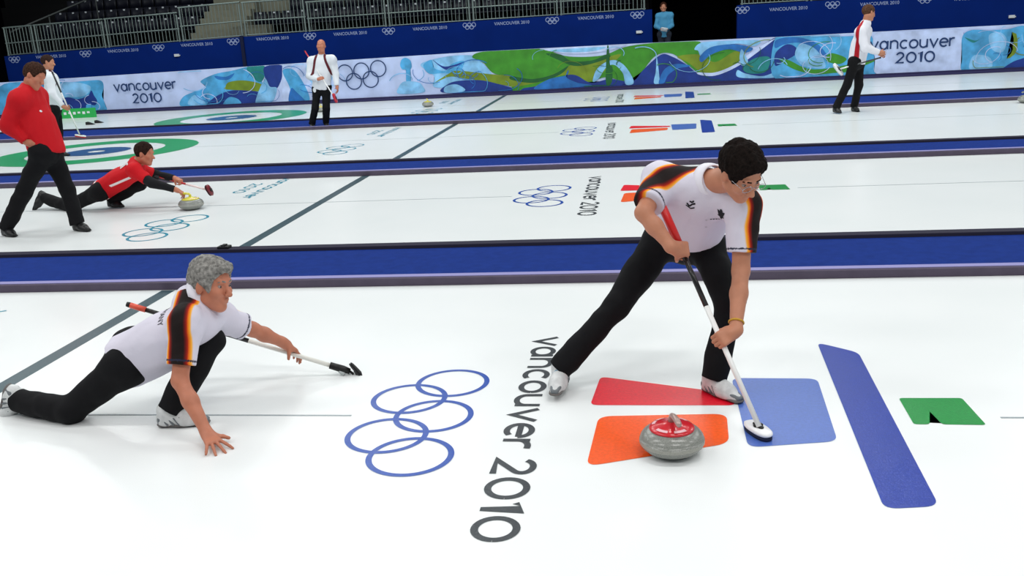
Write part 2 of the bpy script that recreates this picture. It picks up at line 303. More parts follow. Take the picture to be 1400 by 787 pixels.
ART = [
  ('pale', 0, [(-15.326, 0.876), (-13.029, 1.048), (-13.256, -0.087), (-15.568, -0.199)]),
  ('cyan', 1, [(-14.919, 0.908), (-13.604, 0.974), (-12.717, 0.933), (-12.215, 0.945), (-11.747, 0.938), (-11.67, 0.759), (-11.771, 0.512), (-11.724, 0.257), (-11.832, 0.033), (-13.262, -0.112), (-14.973, -0.119)]),
  ('sky', 1, [(-13.064, 0.874), (-12.552, 0.925), (-12.081, 0.778), (-12.294, 0.535), (-12.801, 0.507), (-13.124, 0.573)]),
  ('navy', 1, [(-13.099, 0.419), (-12.857, 0.51), (-12.534, 0.445), (-12.211, 0.532), (-12.074, 0.667), (-12.018, 0.523), (-11.948, 0.368), (-12.043, 0.245), (-12.287, 0.281), (-12.376, 0.107), (-12.663, 0.068), (-13.007, 0.031), (-13.15, 0.166)]),
  ('cyan', 1, [(-9.405, 0.106), (-9.312, 0.352), (-8.968, 0.486), (-8.573, 0.616), (-8.71, 0.771), (-8.258, 0.946), (-7.718, 1.018), (-7.287, 1.095), (-6.919, 1.101), (-7.0, 0.101), (-7.745, 0.083), (-8.71, 0.066)]),
  ('sky', 1, [(-9.183, 0.146), (-8.983, 0.387), (-8.778, 0.328), (-8.655, 0.073)]),
  ('blue', 1, [(-8.265, 0.898), (-7.952, 0.858), (-7.676, 0.943), (-7.858, 0.78), (-8.174, 0.795)]),
  ('teal', 1, [(-7.293, 1.047), (-7.179, 1.114), (-6.764, 1.094), (-6.816, 0.78), (-6.978, 0.666), (-7.189, 0.847)]),
  ('olive', 1, [(-7.991, 0.59), (-7.868, 0.707), (-7.441, 0.736), (-6.932, 0.614), (-6.932, 0.418), (-7.48, 0.458), (-8.002, 0.516)]),
  ('navy', 1, [(-8.602, 0.071), (-8.352, 0.309), (-7.903, 0.462), (-7.427, 0.455), (-7.017, 0.373), (-7.161, 0.083), (-7.748, 0.059)]),
  ('cyan', 1, [(-8.119, 0.075), (-7.928, 0.29), (-7.671, 0.229), (-7.614, 0.068)]),
  ('navy', 1, [(-6.767, 1.07), (-6.269, 1.094), (-6.28, 0.803), (-6.479, 0.471), (-6.681, 0.529), (-6.779, 0.778)]),
  ('sky', 1, [(-7.161, 0.083), (-6.812, 0.731), (-6.681, 0.529), (-6.479, 0.471), (-6.686, 0.087)]),
  ('pale', 0, [(-6.244, 1.092), (-5.516, 1.129), (-5.001, 1.152), (-4.704, 1.065), (-4.82, 0.005), (-6.376, 0.048)]),
  ('cyan', 1, [(-6.252, 0.948), (-5.901, 0.931), (-5.605, 0.382), (-5.59, 0.063), (-6.008, 0.057), (-6.11, 0.503)]),
  ('blue', 1, [(-6.164, 0.064), (-6.064, 0.452), (-5.921, 0.348), (-5.696, 0.053)]),
  ('sky', 1, [(-5.519, 1.105), (-4.902, 1.123), (-4.853, 0.639), (-5.279, 0.514), (-5.519, 0.67)]),
  ('cyan', 1, [(-2.88, 0.928), (-2.829, 1.071), (-2.71, 1.119), (-2.583, 1.04), (-2.559, 0.876), (-2.607, 0.77), (-2.62, 0.478), (-2.746, 0.484), (-2.732, 0.776), (-2.832, 0.817)]),
  ('sky', 1, [(-2.97, 0.348), (-2.804, 0.487), (-2.424, 0.451), (-2.282, 0.316), (-2.294, 0.17), (-2.986, 0.164)]),
  ('sky', 1, [(-2.31, 0.9), (-1.996, 1.029), (-1.386, 1.107), (-0.826, 1.079), (-0.65, 0.927), (-0.372, 0.59), (-0.32, 0.226), (-1.296, 0.271), (-1.977, 0.302), (-1.954, 0.593)]),
  ('cyan', 1, [(-2.234, 0.897), (-1.996, 1.029), (-1.937, 0.81), (-1.641, 0.723), (-1.44, 0.894), (-1.097, 0.949), (-1.267, 0.669), (-1.797, 0.658), (-2.1, 0.673)]),
  ('navy', 1, [(-1.958, 1.027), (-1.633, 0.831), (-1.099, 0.931), (-1.525, 0.754), (-1.711, 0.799)]),
  ('green', 1, [(-0.866, 1.045), (-0.559, 1.172), (0.624, 1.183), (0.989, 1.164), (0.945, 0.24), (0.217, 0.49), (-0.298, 0.586), (-0.578, 0.887)]),
  ('olive', 1, [(-2.01, 0.377), (-1.533, 0.645), (-1.265, 0.705), (-0.411, 0.574), (0.217, 0.49), (0.949, 0.312), (0.933, -0.012), (0.202, 0.202), (-0.535, 0.381), (-1.055, 0.478), (-1.54, 0.555)]),
  ('navy', 1, [(-1.761, 0.146), (-1.593, 0.357), (-1.284, 0.434), (-0.682, 0.424), (-0.166, 0.291), (0.273, 0.144), (0.378, 0.031), (-0.556, 0.055)]),
  ('sky', 1, [(-1.674, 0.288), (-1.48, 0.345), (-1.292, 0.325), (-1.113, 0.189), (-1.306, 0.125), (-1.685, 0.142)]),
  ('green', 1, [(0.227, 1.165), (0.685, 1.171), (1.139, 1.133), (1.735, 0.932), (2.635, 0.911), (3.235, 1.098), (4.022, 1.164), (4.703, 1.157), (5.186, 1.132), (5.186, 0.95), (5.572, 0.978), (6.051, 0.954), (6.339, 0.82), (6.055, 0.476), (5.574, 0.297), (5.185, 0.325), (4.845, 0.583), (4.457, 0.868), (4.017, 0.818), (3.414, 0.214), (2.719, 0.345), (2.213, 0.221), (1.564, 0.424), (0.841, 0.21), (0.426, 0.114), (0.171, 0.166)]),
  ('olive', 1, [(0.185, 0.415), (0.694, 0.341), (1.365, 0.508), (1.879, 0.729), (2.431, 0.751), (2.833, 0.877), (3.132, 0.91), (2.827, 0.634), (2.365, 0.263), (1.864, 0.336), (1.565, 0.449), (0.845, 0.284), (0.174, 0.215)]),
  ('darkgreen', 1, [(1.135, 1.035), (1.536, 0.991), (1.831, 0.805), (2.383, 0.802), (2.735, 0.93), (2.833, 0.853), (2.329, 0.707), (1.877, 0.68), (1.48, 0.847)]),
  ('darkgreen', 1, [(0.189, 0.489), (0.748, 0.388), (1.313, 0.486), (1.726, 0.687), (1.464, 0.454), (0.794, 0.287), (0.184, 0.39)]),
  ('olive', 1, [(4.603, 0.788), (5.186, 0.807), (5.573, 0.596), (6.052, 0.835), (6.34, 0.796), (6.055, 0.5), (5.574, 0.316), (5.234, 0.347), (4.894, 0.605)]),
  ('pale', 1, [(1.089, 1.15), (1.995, 1.172), (2.841, 1.167), (3.335, 1.18), (2.937, 1.056), (2.339, 0.989), (1.738, 1.005)]),
  ('sky', 1, [(1.239, 1.113), (1.994, 1.133), (2.741, 1.124), (2.39, 1.035), (1.74, 1.039)]),
  ('navy', 1, [(0.479, 0.151), (0.893, 0.207), (1.564, 0.424), (1.918, 0.432), (2.314, 0.216), (2.817, 0.291), (3.414, 0.204), (3.716, 0.493), (4.164, 0.849), (4.457, 0.795), (4.845, 0.559), (5.185, 0.286), (5.574, 0.258), (6.103, 0.474), (6.625, 0.829), (7.188, 1.107), (7.21, 0.036), (5.185, 0.034), (2.208, 0.072), (0.576, 0.037)]),
  ('blue', 1, [(0.788, 0.162), (1.206, 0.367), (1.666, 0.444), (1.722, 0.589), (1.664, 0.395), (1.961, 0.232), (2.311, 0.142), (0.99, 0.103)]),
  ('sky', 1, [(2.365, 0.253), (2.475, 0.553), (2.73, 0.736), (2.979, 0.772), (3.224, 0.614), (3.416, 0.312), (3.437, 0.139), (3.238, 0.134), (3.17, 0.422), (2.952, 0.652), (2.726, 0.59), (2.517, 0.305)]),
  ('sky', 1, [(4.066, 0.815), (4.13, 0.131), (3.982, 0.138), (4.036, 0.429)]),
  ('blue', 1, [(4.106, 0.133), (4.258, 0.467), (4.553, 0.598), (4.942, 0.53), (4.601, 0.474), (4.354, 0.316), (4.254, 0.126)]),
  ('darkgreen', 1, [(2.715, 0.197), (2.764, 1.074), (2.815, 1.12), (2.828, 0.682), (2.9, 0.581), (2.865, 0.19)]),
  ('sky', 1, [(5.041, 0.948), (5.138, 1.072), (5.379, 1.122), (6.145, 1.115), (6.716, 1.085), (6.576, 0.951), (6.146, 1.034), (5.572, 0.978), (5.234, 0.757), (5.138, 0.905)]),
  ('blue', 1, [(5.186, 0.759), (5.475, 0.983), (6.051, 1.025), (6.529, 0.906), (6.34, 0.796), (5.908, 0.904), (5.476, 0.792), (5.234, 0.612)]),
  ('pale', 1, [(5.137, 0.352), (5.573, 0.331), (6.103, 0.522), (6.577, 0.856), (7.094, 1.112), (6.626, 0.772), (6.104, 0.435), (5.574, 0.249), (5.185, 0.286)]),
  ('sky', 1, [(6.243, 0.887), (6.34, 0.749), (6.414, 0.554), (6.271, 0.465), (6.197, 0.661)]),
  ('sky', 1, [(6.152, 0.366), (6.345, 0.27), (6.778, 0.177), (7.111, 0.257), (7.113, 0.127), (6.202, 0.17)]),
  ('teal', 1, [(6.58, 0.641), (6.961, 0.646), (6.872, 0.292), (6.442, 0.265), (6.296, 0.416)]),
  ('cyan', 1, [(7.097, 1.143), (7.542, 1.142), (8.16, 1.131), (8.557, 1.088), (9.125, 1.08), (9.382, 1.154), (9.573, 0.793), (9.606, 0.081), (8.46, 0.068), (7.118, 0.063)]),
  ('navy', 1, [(7.105, 0.741), (7.368, 0.951), (7.592, 0.886), (7.641, 0.714), (7.377, 0.548), (7.111, 0.426)]),
  ('sky', 1, [(7.596, 0.716), (7.767, 0.975), (8.126, 0.823), (8.264, 0.638), (8.363, 0.32), (8.007, 0.337), (7.737, 0.44)]),
  ('blue', 1, [(7.099, 1.054), (7.364, 1.129), (7.809, 1.083), (8.167, 0.91), (8.397, 0.631), (8.264, 0.638), (8.036, 0.85), (7.679, 0.979), (7.324, 0.953), (7.102, 0.875)]),
  ('green', 1, [(7.197, 0.602), (7.467, 0.543), (7.784, 0.371), (8.142, 0.286), (8.672, 0.327), (9.587, 0.483), (9.761, 0.496), (8.986, 0.2), (8.589, 0.174), (8.101, 0.162), (7.652, 0.287), (7.38, 0.435)]),
  ('green', 1, [(8.397, 0.631), (8.572, 0.667), (8.885, 0.518), (8.714, 0.392), (8.402, 0.475)]),
  ('pale', 1, [(9.558, 1.101), (10.162, 1.112), (11.484, 1.107), (11.707, 0.944), (11.78, 0.505), (11.681, 0.093), (9.782, 0.05), (9.587, 0.483)]),
  ('cyan', 1, [(11.667, 0.902), (11.867, 1.065), (12.289, 1.042), (12.707, 1.041), (13.207, 1.036), (13.291, 0.059), (12.703, 0.043), (11.768, 0.066), (11.704, 0.377)]),
  ('sky', 1, [(11.884, 0.237), (11.996, 0.45), (12.339, 0.389), (12.44, 0.166), (12.277, 0.086), (11.937, 0.093)]),
  ('sky', 1, [(12.299, 0.912), (12.544, 0.985), (12.726, 0.803), (12.667, 0.504), (12.41, 0.56)]),
  ('teal', 1, [(11.731, 0.899), (11.97, 0.808), (12.094, 0.837), (11.931, 0.758)]),
  ('olive', 0, [(12.765, 0.324), (12.86, 0.45), (12.91, 0.599), (12.892, 0.816), (12.838, 0.97), (12.946, 0.921), (12.99, 0.747), (12.996, 0.573), (12.946, 0.424), (12.848, 0.342)]),
  ('navy', 1, [(12.703, 0.043), (12.899, 0.231), (13.184, 0.325), (13.266, 0.343), (13.292, 0.045)]),
]

cn = list(AC); bm = bmesh.new()
for i, (c, sm, pts) in enumerate(ART):
    q = [(max(-24, min(22, x)), z) for x, z in pts]
    q = smooth_poly(q) if sm else q
    q = [(x, max(0.102, min(z, topz(x)-0.004))) for x, z in q]
    a2 = sum(q[k-1][0]*q[k][1]-q[k][0]*q[k-1][1] for k in range(len(q)))
    if a2 < 0: q = q[::-1]
    flat_poly(bm, q, lambda x, z: (x, -0.001-0.0005*i, z), mi=cn.index(c))
obj('printed_artwork', bm, [mat('print_'+c, AC[c], rough=0.5, noise=0.34 if c in ('sky','cyan','blue') else .22, nscale=3.0) for c in cn], bar)
# fine swirling tendrils of the artwork
bm = bmesh.new(); rnd = random.Random(11)
for n_, (xa, xb, cs) in enumerate(((-14.5, -11.6, 'sky pale blue'), (-9.2, -4.9, 'sky pale blue cyan'), (-2.8, 0.2, 'sky cyan blue'), (0.5, 7.0, 'olive green darkgreen sky'), (7.0, 9.3, 'pale sky green'), (11.7, 14.0, 'sky pale olive blue'))):
    cs = cs.split()
    for q in range(int((xb-xa)*(2.5 if n_ == 3 else 6))):
        x0 = rnd.uniform(xa, xb); z0 = rnd.uniform(.18, .95); r0 = rnd.uniform(.05, .26); a0 = rnd.uniform(0, 6.28); tw = rnd.choice((-1, 1))*rnd.uniform(1.6, 3.6); w0 = rnd.uniform(.004, .011)
        pts = [(x0+r0*(1+.9*t/14)*math.cos(a0+tw*t/14)*1.4, max(.13, min(topz(x0)-.03, z0+r0*(1+.9*t/14)*math.sin(a0+tw*t/14)))) for t in range(15)]
        pts = [p for i, p in enumerate(pts) if i == 0 or (Vector(p)-Vector(pts[i-1])).length > .004]
        if len(pts) > 3: ribbon(bm, pts, w0, lambda a, c_, ii=q: (a, -.0345-.00004*ii, c_), mi=cn.index(rnd.choice(cs)))
obj('printed_tendrils', bm, [MATS['print_'+c] for c in cn], bar)
K_NAVY = mat('navy_print', (22, 52, 100), rough=0.5)
def wall_text(s, x, z, sx, sy, hw, m, yo, parent, name='lettering', width=None):
    st, L = text_strokes(s); b = bmesh.new()
    if width: sx = width/L
    for i, l in enumerate(st): ribbon(b, [(p[0]*sx, p[1]*sy) for p in l], hw, lambda a, c_, ii=i: (x+a, yo-0.0002*(ii % 7), z+c_))
    return obj(name, b, m, parent)
wall_text('vancouver', -11.34, .605, 0, .20, .020, K_NAVY, -.04, bar, width=1.93)
wall_text('2010', -10.82, .255, 0, .19, .020, K_NAVY, -.04, bar, width=.92)
wall_text('vancouver', 9.45, .70, 0, .21, .020, K_NAVY, -.04, bar, width=2.08)
wall_text('2010', 10.10, .345, 0, .19, .020, K_NAVY, -.04, bar, width=.98)
bm = bmesh.new()
for k, (x, z) in enumerate(((-4.45, .80), (-3.98, .83), (-3.50, .87), (-4.22, .56), (-3.74, .59))):
    ribbon(bm, [(x+.215*math.cos(t*math.pi/20), z+.215*math.sin(t*math.pi/20)) for t in range(40)], .015, lambda a, c_, kk=k: (a, -.04-.0003*kk, c_), closed=True)
obj('ring_emblem', bm, K_NAVY, bar)

# raised walkway, blue wall, doorway
bm = bmesh.new(); box(bm, -24, 22, 21.75, 26.0, 0.0, 0.42); fl = struct(obj('trim_4', bm, mat('dark_walkway', (30, 32, 40), rough=0.9))); fl['label'] = 'raised walkway behind the barrier'
M_WALL = mat('navy_arena_wall', (4, 38, 116), rough=0.85, spec=0.1, noise=0.08, nscale=1.5)
def wtop(x): return 1.74+(x+16.2)*(0.18/7.8) if x < -8.4 else (1.93+(x+8.3)*0.0075)
def wall_seg(x0, x1, name, lab):
    b = bmesh.new(); n = 8; prev = None
    for i in range(n+1):
        x = x0+(x1-x0)*i/n; t = wtop(x) if x < 5 else 2.0
        c = [b.verts.new((x, 24.0, 0.42)), b.verts.new((x, 24.0, t)), b.verts.new((x, 24.25, t)), b.verts.new((x, 24.25, .42))]
        if prev:
            for k in range(4): b.faces.new((prev[k], c[k], c[(k+1) % 4], prev[(k+1) % 4]))
        else: b.faces.new(c[::-1])
        prev = c
    b.faces.new(prev)
    o = struct(obj(name, b, M_WALL)); o['label'] = lab; return o
wl = wall_seg(-16.3, 3.98, 'wall_back', 'dark blue wall below the stands left of the doorway')
wr = wall_seg(6.35, 22, 'wall_right', 'dark blue wall right of the dark doorway')
M_BLK = mat('unlit_void_black', (4, 4, 6), rough=1.0, spec=0.0)  # near-black colour stands in for unlit depth in the doorway and behind the stands
bm = bmesh.new(); box(bm, 3.98, 6.35, 26.6, 26.7, .42, 5); box(bm, 3.9, 3.98, 24.26, 26.6, .42, 5); box(bm, 6.35, 6.43, 24.26, 26.6, .42, 5); box(bm, 3.98, 6.35, 24.1, 26.6, 3.2, 5)
struct(obj('door_1', bm, M_BLK))['label'] = 'dark tunnel doorway in the blue wall'
bm = bmesh.new(); box(bm, -8.40, -8.30, 23.95, 24.0, .42, 1.95)
obj('wall_seam', bm, mat('dark_seam', (8, 20, 60), rough=.8), wl)
bm = bmesh.new(); box(bm, -26, -16.3, 23.9, 24.3, .3, 6); struct(obj('wall_left', bm, M_BLK))['label'] = 'black wall standing in for the darkness left of the stands'  # plain black wall, darkness painted where the blue wall ends
bm = bmesh.new(); box(bm, -30, 30, 34, 34.3, 0, 14); struct(obj('wall_far', bm, M_BLK))['label'] = 'dark back of the arena'

M_WPR = mat('pale_blue_print', (150, 165, 205), rough=.6)
def font_mesh(body, size, m, parent, name, fn):
    cu = bpy.data.curves.new('t', 'FONT'); cu.body = body; cu.size = size; cu.resolution_u = 3; cu.offset = 0.002
    to = bpy.data.objects.new('t', cu); COL.objects.link(to); dg = bpy.context.evaluated_depsgraph_get()
    me = bpy.data.meshes.new_from_object(to.evaluated_get(dg)); bpy.data.objects.remove(to)
    for v in me.vertices: v.co = Vector(fn(v.co.x, v.co.y))
    return link(name, me, m, parent)
WX = lambda k: -15.96+2.44*k
for k in range(15):
    x = WX(k)
    if k >= 9: x = 6.49+2.44*(k-9)
    par = wl if x < 4 else wr; z = wtop(x)-.13 if x < 4.5 else 1.86
    b = bmesh.new()
    for j, (dx, dz) in enumerate(((-.13, .03), (0, .03), (.13, .03), (-.065, -.03), (.065, -.03))):
        ribbon(b, [(x+dx+.058*math.cos(t*math.pi/10), z+dz+.058*math.sin(t*math.pi/10)) for t in range(20)], .010, lambda a, c_, jj=j: (a, 23.996-.0004*jj, c_), closed=True)
    obj('ring_emblem', b, M_WPR, par)
    xt = x+1.24
    if k == 8: continue
    zt = wtop(xt)-.16 if xt < 4.5 else 1.79
    font_mesh('VANCOUVER 2010', 0.125, M_WPR, wl if xt < 4 else wr, 'lettering', lambda a, c_, xx=xt, zz=zt: (xx-.5+a, 23.995, zz+c_))
M_WHT = mat('white_plastic', (225, 228, 232), rough=.5)
for (x, z) in ((-10.51, 1.49), (3.6, 1.43), (13.64, 1.3)):
    bm = bmesh.new(); box(bm, x-.08, x+.08, 23.95, 23.999, z-.05, z+.03, .01); box(bm, x+.08, x+.11, 23.97, 23.999, z-.03, z, .004)
    tag(obj('wall_socket', bm, M_WHT), {-10.51: 'small white box on the blue wall above the left rings and lettering', 3.6: 'small white box on the blue wall just left of the doorway', 13.64: 'small white box on the blue wall at the far right'}[x], 'wall box')

# stands: stepped deck, concrete stairs, seats, railings
M_DECK = mat('dark_stand_deck', (9, 9, 12), rough=.95)
M_CONC = mat('pale_concrete', (128, 128, 112), rough=.9, noise=.12, nscale=4)
bm = bmesh.new()
for k in range(6): box(bm, -20, 3.9, 25.6+.85*k, 25.6+.85*(k+1), 0, 1.82+.40*k)
for k in range(6): box(bm, 6.43, 24, 25.6+.85*k, 25.6+.85*(k+1), 0, 1.82+.40*k)
box(bm, -16.3, 3.9, 24.25, 25.6, 1.2, 1.70); box(bm, 6.43, 24, 24.25, 25.6, 1.2, 1.70)
struct(obj('floor_stands', bm, M_DECK))['label'] = 'dark stepped deck of the spectator stands'
bm = bmesh.new()
for k in range(9):
    box(bm, -10.6, -9.0, 24.9+.40*k, 24.9+.40*(k+1), 1.7, 1.90+.22*k)
box(bm, -10.2, -5.6, 27.4, 28.6, 2.2, 3.14); box(bm, -9.0, -7.9, 24.9, 25.4, 1.7, 2.25)
struct(obj('trim_5', bm, M_CONC))['label'] = 'pale concrete stairs and landing in the stands'
M_SEAT = mat('dark_blue_seat_plastic', (11, 14, 30), rough=.5); M_TAG = mat('white_seat_number', (200, 205, 210), rough=.5); M_SMET = mat('seat_bracket_metal', (60, 62, 66), rough=.5, metal=.6)
def make_seat():
    t = empty('stadium_seat')
    b = bmesh.new(); box(b, -.21, .21, -.20, .20, .40, .44, .015); o = obj('seat_pan', b, M_SEAT, t)
    b = bmesh.new(); vs = []
    for i in range(7):
        x = -.21+.07*i; y = .20+.03*(1-(x/.21)**2)
        vs.append((b.verts.new((x, y-.02, .44)), b.verts.new((x, y+.06, .84)), b.verts.new((x, y+.09, .84)), b.verts.new((x, y+.01, .44))))
    for p, q in zip(vs, vs[1:]):
        for k in range(4): b.faces.new((p[k], p[(k+1) % 4], q[(k+1) % 4], q[k]))
    b.faces.new(vs[0][::-1]); b.faces.new(vs[-1]); bmesh.ops.recalc_face_normals(b, faces=b.faces); obj('backrest', b, M_SEAT, t, True)
    b = bmesh.new(); box(b, -.035, .035, .262, .266, .775, .825); obj('number_tag', b, M_TAG, t)
    b = bmesh.new(); box(b, -.02, .02, -.1, .2, .0, .40); obj('bracket', b, M_SMET, t)
    return t
def dup(root, loc, rz=0):
    r = root.copy(); COL.objects.link(r); r.location = loc; r.rotation_euler = (0, 0, rz)
    for ch in list(root.children):
        c = ch.copy(); COL.objects.link(c); c.parent = r
        for g in list(ch.children):
            d = g.copy(); COL.objects.link(d); d.parent = c
    return r
seat0 = make_seat(); first = True; nseat = 0
for k in range(5):
    y = 26.0+.85*k; z = 1.82+.40*k
    x = -16.1
    while x < 3.6:
        if not (-10.85 < x < -8.8) and not (k >= 2 and -10.4 < x < -5.5) and not (k > 2 and x > -4.5) and not (k == 2 and x > 2) and not (k == 1 and -10.9 < x < -7.7):
            o = seat0 if first else dup(seat0, (x, y, z)); first = False; o.location = (x, y, z); nseat += 1
            where = 'left of the concrete stairs' if x < -9 else 'right of the concrete stairs'
            tag(o, 'dark blue stadium seat in the %s row of the stands, %s' % (('front', 'second', 'third', 'fourth', 'fifth')[k], where), 'seat', '%s row seats %s' % (('front', 'second', 'third', 'fourth', 'fifth')[k], where))
        x += 0.47
M_RAIL = mat('galvanised_rail', (128, 142, 138), rough=.45, metal=.5)
def rail(x0, x1, z0, z1, y=24.12, mid=.45, label='', rise=0.0, zt=None):
    t = empty('railing_panel', (x0, y, z0)); L = x1-x0
    H = z1-z0
    b = bmesh.new()
    s = wtop(x1)-wtop(x0) if x1 < 4 else 0
    tube(b, [(0, 0, H), (L, 0, H+s)], .024, 8); obj('top_rail', b, M_RAIL, t)
    b = bmesh.new(); tube(b, [(0, 0, H*mid), (L, 0, H*mid+s)], .02, 8); obj('middle_rail', b, M_RAIL, t)
    b = bmesh.new(); tube(b, [(0, 0, .03), (L, 0, .03+s)], .016, 8); obj('bottom_rail', b, M_RAIL, t)
    for xx in (.04, L-.04):
        b = bmesh.new(); tube(b, [(xx, 0, 0), (xx, 0, H)], .028, 8); tube(b, [(xx, 0, .25), (xx, .14, 0.0)], .015, 6); obj('post', b, M_RAIL, t)
    n = int(L/.112); b = bmesh.new(); tube(b, [(0, 0, .02), (0, 0, H)], .011, 6); b0 = obj('baluster', b, M_RAIL, t)
    for i in range(1, n):
        c = b0 if i == 1 else b0.copy()
        if i > 1: COL.objects.link(c); c.parent = t
        c.location = (L*i/n, 0.005, s*i/n)
    tag(t, label, 'railing', None); return t
brk = [-16.25, -15.2, -12.8, -10.33, -8.29, -6.27, -3.78, -1.24, 1.34, 3.84]
names = ['short end', 'second', 'third', 'stair-side', 'gate', 'sixth', 'seventh', 'eighth', 'last']
desc = ['short grey metal railing panel at the left end of the stands', 'grey metal railing panel above the first rings on the left of the blue wall',
        'grey metal railing panel left of the taller one by the stairs', 'taller grey metal railing panel in front of the concrete stairs',
        'grey metal railing panel just right of the concrete stairs', 'grey metal railing panel above the bald standing man',
        'grey metal railing panel above the barrier rings, right of the bald man', 'grey metal railing panel above the start of the green artwork',
        'grey metal railing panel nearest the left side of the doorway']
for i in range(9):
    z0 = wtop(brk[i]); h = .86 if i != 3 else 1.0
    if i == 4: h = .98
    rail(brk[i], brk[i+1]-.04, z0, z0+h, label=desc[i])
rail(6.45, 8.3, 2.0, 2.8, label='grey metal railing panel just right of the doorway')
rail(8.34, 10.8, 2.0, 2.8, label='grey metal railing panel cut by the top edge above the walking man')
bm = bmesh.new(); tube(bm, [(-16.1, 24.2, 2.45), (-13.4, 27.5, 4.0)], .03, 8); tube(bm, [(-15.3, 25.2, 1.8), (-15.3, 25.2, 2.95)], .025, 8); tube(bm, [(-14.3, 26.4, 2.2), (-14.3, 26.4, 3.5)], .025, 8)
tag(obj('handrail', bm, mat('dull_handrail', (70, 74, 74), rough=.5, metal=.5)), 'sloping grey handrail climbing the dark left end of the stands', 'handrail')
# ---------------------------------------------------------------- curling stones
M_GRAN = mat('speckled_grey_granite', (134, 136, 130), rough=.22, spec=.5, noise=.34, nscale=260)
M_GRANB = mat('rough_striking_band', (158, 158, 150), rough=.6, noise=.2, nscale=300)
M_STEEL = mat('brushed_steel', (170, 168, 160), rough=.3, metal=.8)
def stone(loc, rgb, label, rz=0.0, bar_rgb=None, ring=True):
    t = empty('curling_stone', loc); t.rotation_euler.z = rz
    R = .1435; b = bmesh.new(); H = .122
    prof = [(0, .004), (.062, .0), (.068, .002), (.095, .012), (.120, .024), (.136, .040), (R-.0005, .052)]
    prof2 = [(R, .052), (R+.0004, .062), (R, .072)]
    prof3 = [(R-.0005, .072), (.139, .086), (.128, .101), (.112, .113), (.094, .119), (.070, .121), (0, .121)]
    lathe(b, prof + prof2[1:] + prof3, 64); body = obj('granite_body', b, M_GRAN, t, True)
    b = bmesh.new(); lathe(b, [(R+.0006, .054), (R+.0014, .062), (R+.0006, .070)], 64); obj('striking_band', b, M_GRANB, body, True)
    m_ = mat('stone_handle_%d_%d_%d' % rgb, rgb, rough=.25, spec=.5, coat=.3)
    b = bmesh.new(); lathe(b, [(.100, .1185), (.1005, .1225), (.096, .128), (.080, .133), (.050, .139), (.030, .146), (.020, .150), (0, .151)], 56)
    hd = obj('handle_disc', b, m_, t, True)
    if ring:
        b = bmesh.new(); mk = mat('pale_print_on_handle', (238, 190, 196) if rgb[1] < 90 else (250, 244, 190), rough=.4)
        rr = .0815
        for a0, a1 in ((200, 228), (234, 262), (278, 306), (312, 340), (20, 60), (80, 120)):
            pts = [(math.radians(a0+(a1-a0)*i/8)) for i in range(9)]
            for u, v in zip(pts, pts[1:]):
                b.faces.new([b.verts.new((rad*math.cos(q), rad*math.sin(q), z)) for rad, z, q in ((.0885, .1325, u), (.0885, .1325, v), (.0735, .1368, v), (.0735, .1368, u))])
        obj('printed_ring', b, mk, hd)
    mb = m_ if bar_rgb is None else mat('stone_grip_%d_%d_%d' % bar_rgb, bar_rgb, rough=.3, metal=.35)
    b = bmesh.new(); tube(b, [(0, -.002, .146), (0, -.004, .166), (0, .006, .180), (0, .035, .187), (0, .075, .186), (0, .102, .180), (0, .112, .174)], [.017, .014, .013, .0135, .014, .0135, .009], 14)
    obj('handle_grip', b, mb, t, True)
    tag(t, label, 'curling stone', None)
    return t
stone((3.861, -.395, 0), (206, 26, 40), 'curling stone with a red handle resting on the orange bar in the foreground', rz=3.42, bar_rgb=(176, 150, 144))
stone((-1.50, 5.94, 0), (214, 206, 70), 'curling stone with a yellow handle held by the lunging player in red', rz=1.6)
stone((-1.56, 18.85, 0), (210, 200, 90), 'yellow-handled curling stone alone on the farthest sheet near the barrier', rz=.5, ring=False)
stone((-4.27, 18.75, 0), (214, 200, 120), 'curling stone seen between the legs of the bald standing man', rz=.5, ring=False)
stone((10.50, 13.92, 0), (150, 152, 140), 'curling stone cut by the right edge of the photo', rz=.5, ring=False)

# ---------------------------------------------------------------- implicit-surface figure modelling
def nz(v): v = np.asarray(v, float); return v/max(np.linalg.norm(v), 1e-9)
_rs = np.random.RandomState(3); _LAT = _rs.rand(32, 32, 32).astype(np.float32)*2-1
def vnoise(p, f, seed=0):
    q = p*f+seed*7.31; i = np.floor(q).astype(int); t = q-i; t = t*t*(3-2*t); i &= 31; j = (i+1) & 31
    def L(a, b, c): return _LAT[a, b, c]
    x0, y0, z0 = i[..., 0], i[..., 1], i[..., 2]; x1, y1, z1 = j[..., 0], j[..., 1], j[..., 2]
    tx, ty, tz = t[..., 0], t[..., 1], t[..., 2]
    a = L(x0, y0, z0)*(1-tx)+L(x1, y0, z0)*tx; b = L(x0, y1, z0)*(1-tx)+L(x1, y1, z0)*tx
    c = L(x0, y0, z1)*(1-tx)+L(x1, y0, z1)*tx; d = L(x0, y1, z1)*(1-tx)+L(x1, y1, z1)*tx
    return (a*(1-ty)+b*ty)*(1-tz)+(c*(1-ty)+d*ty)*tz
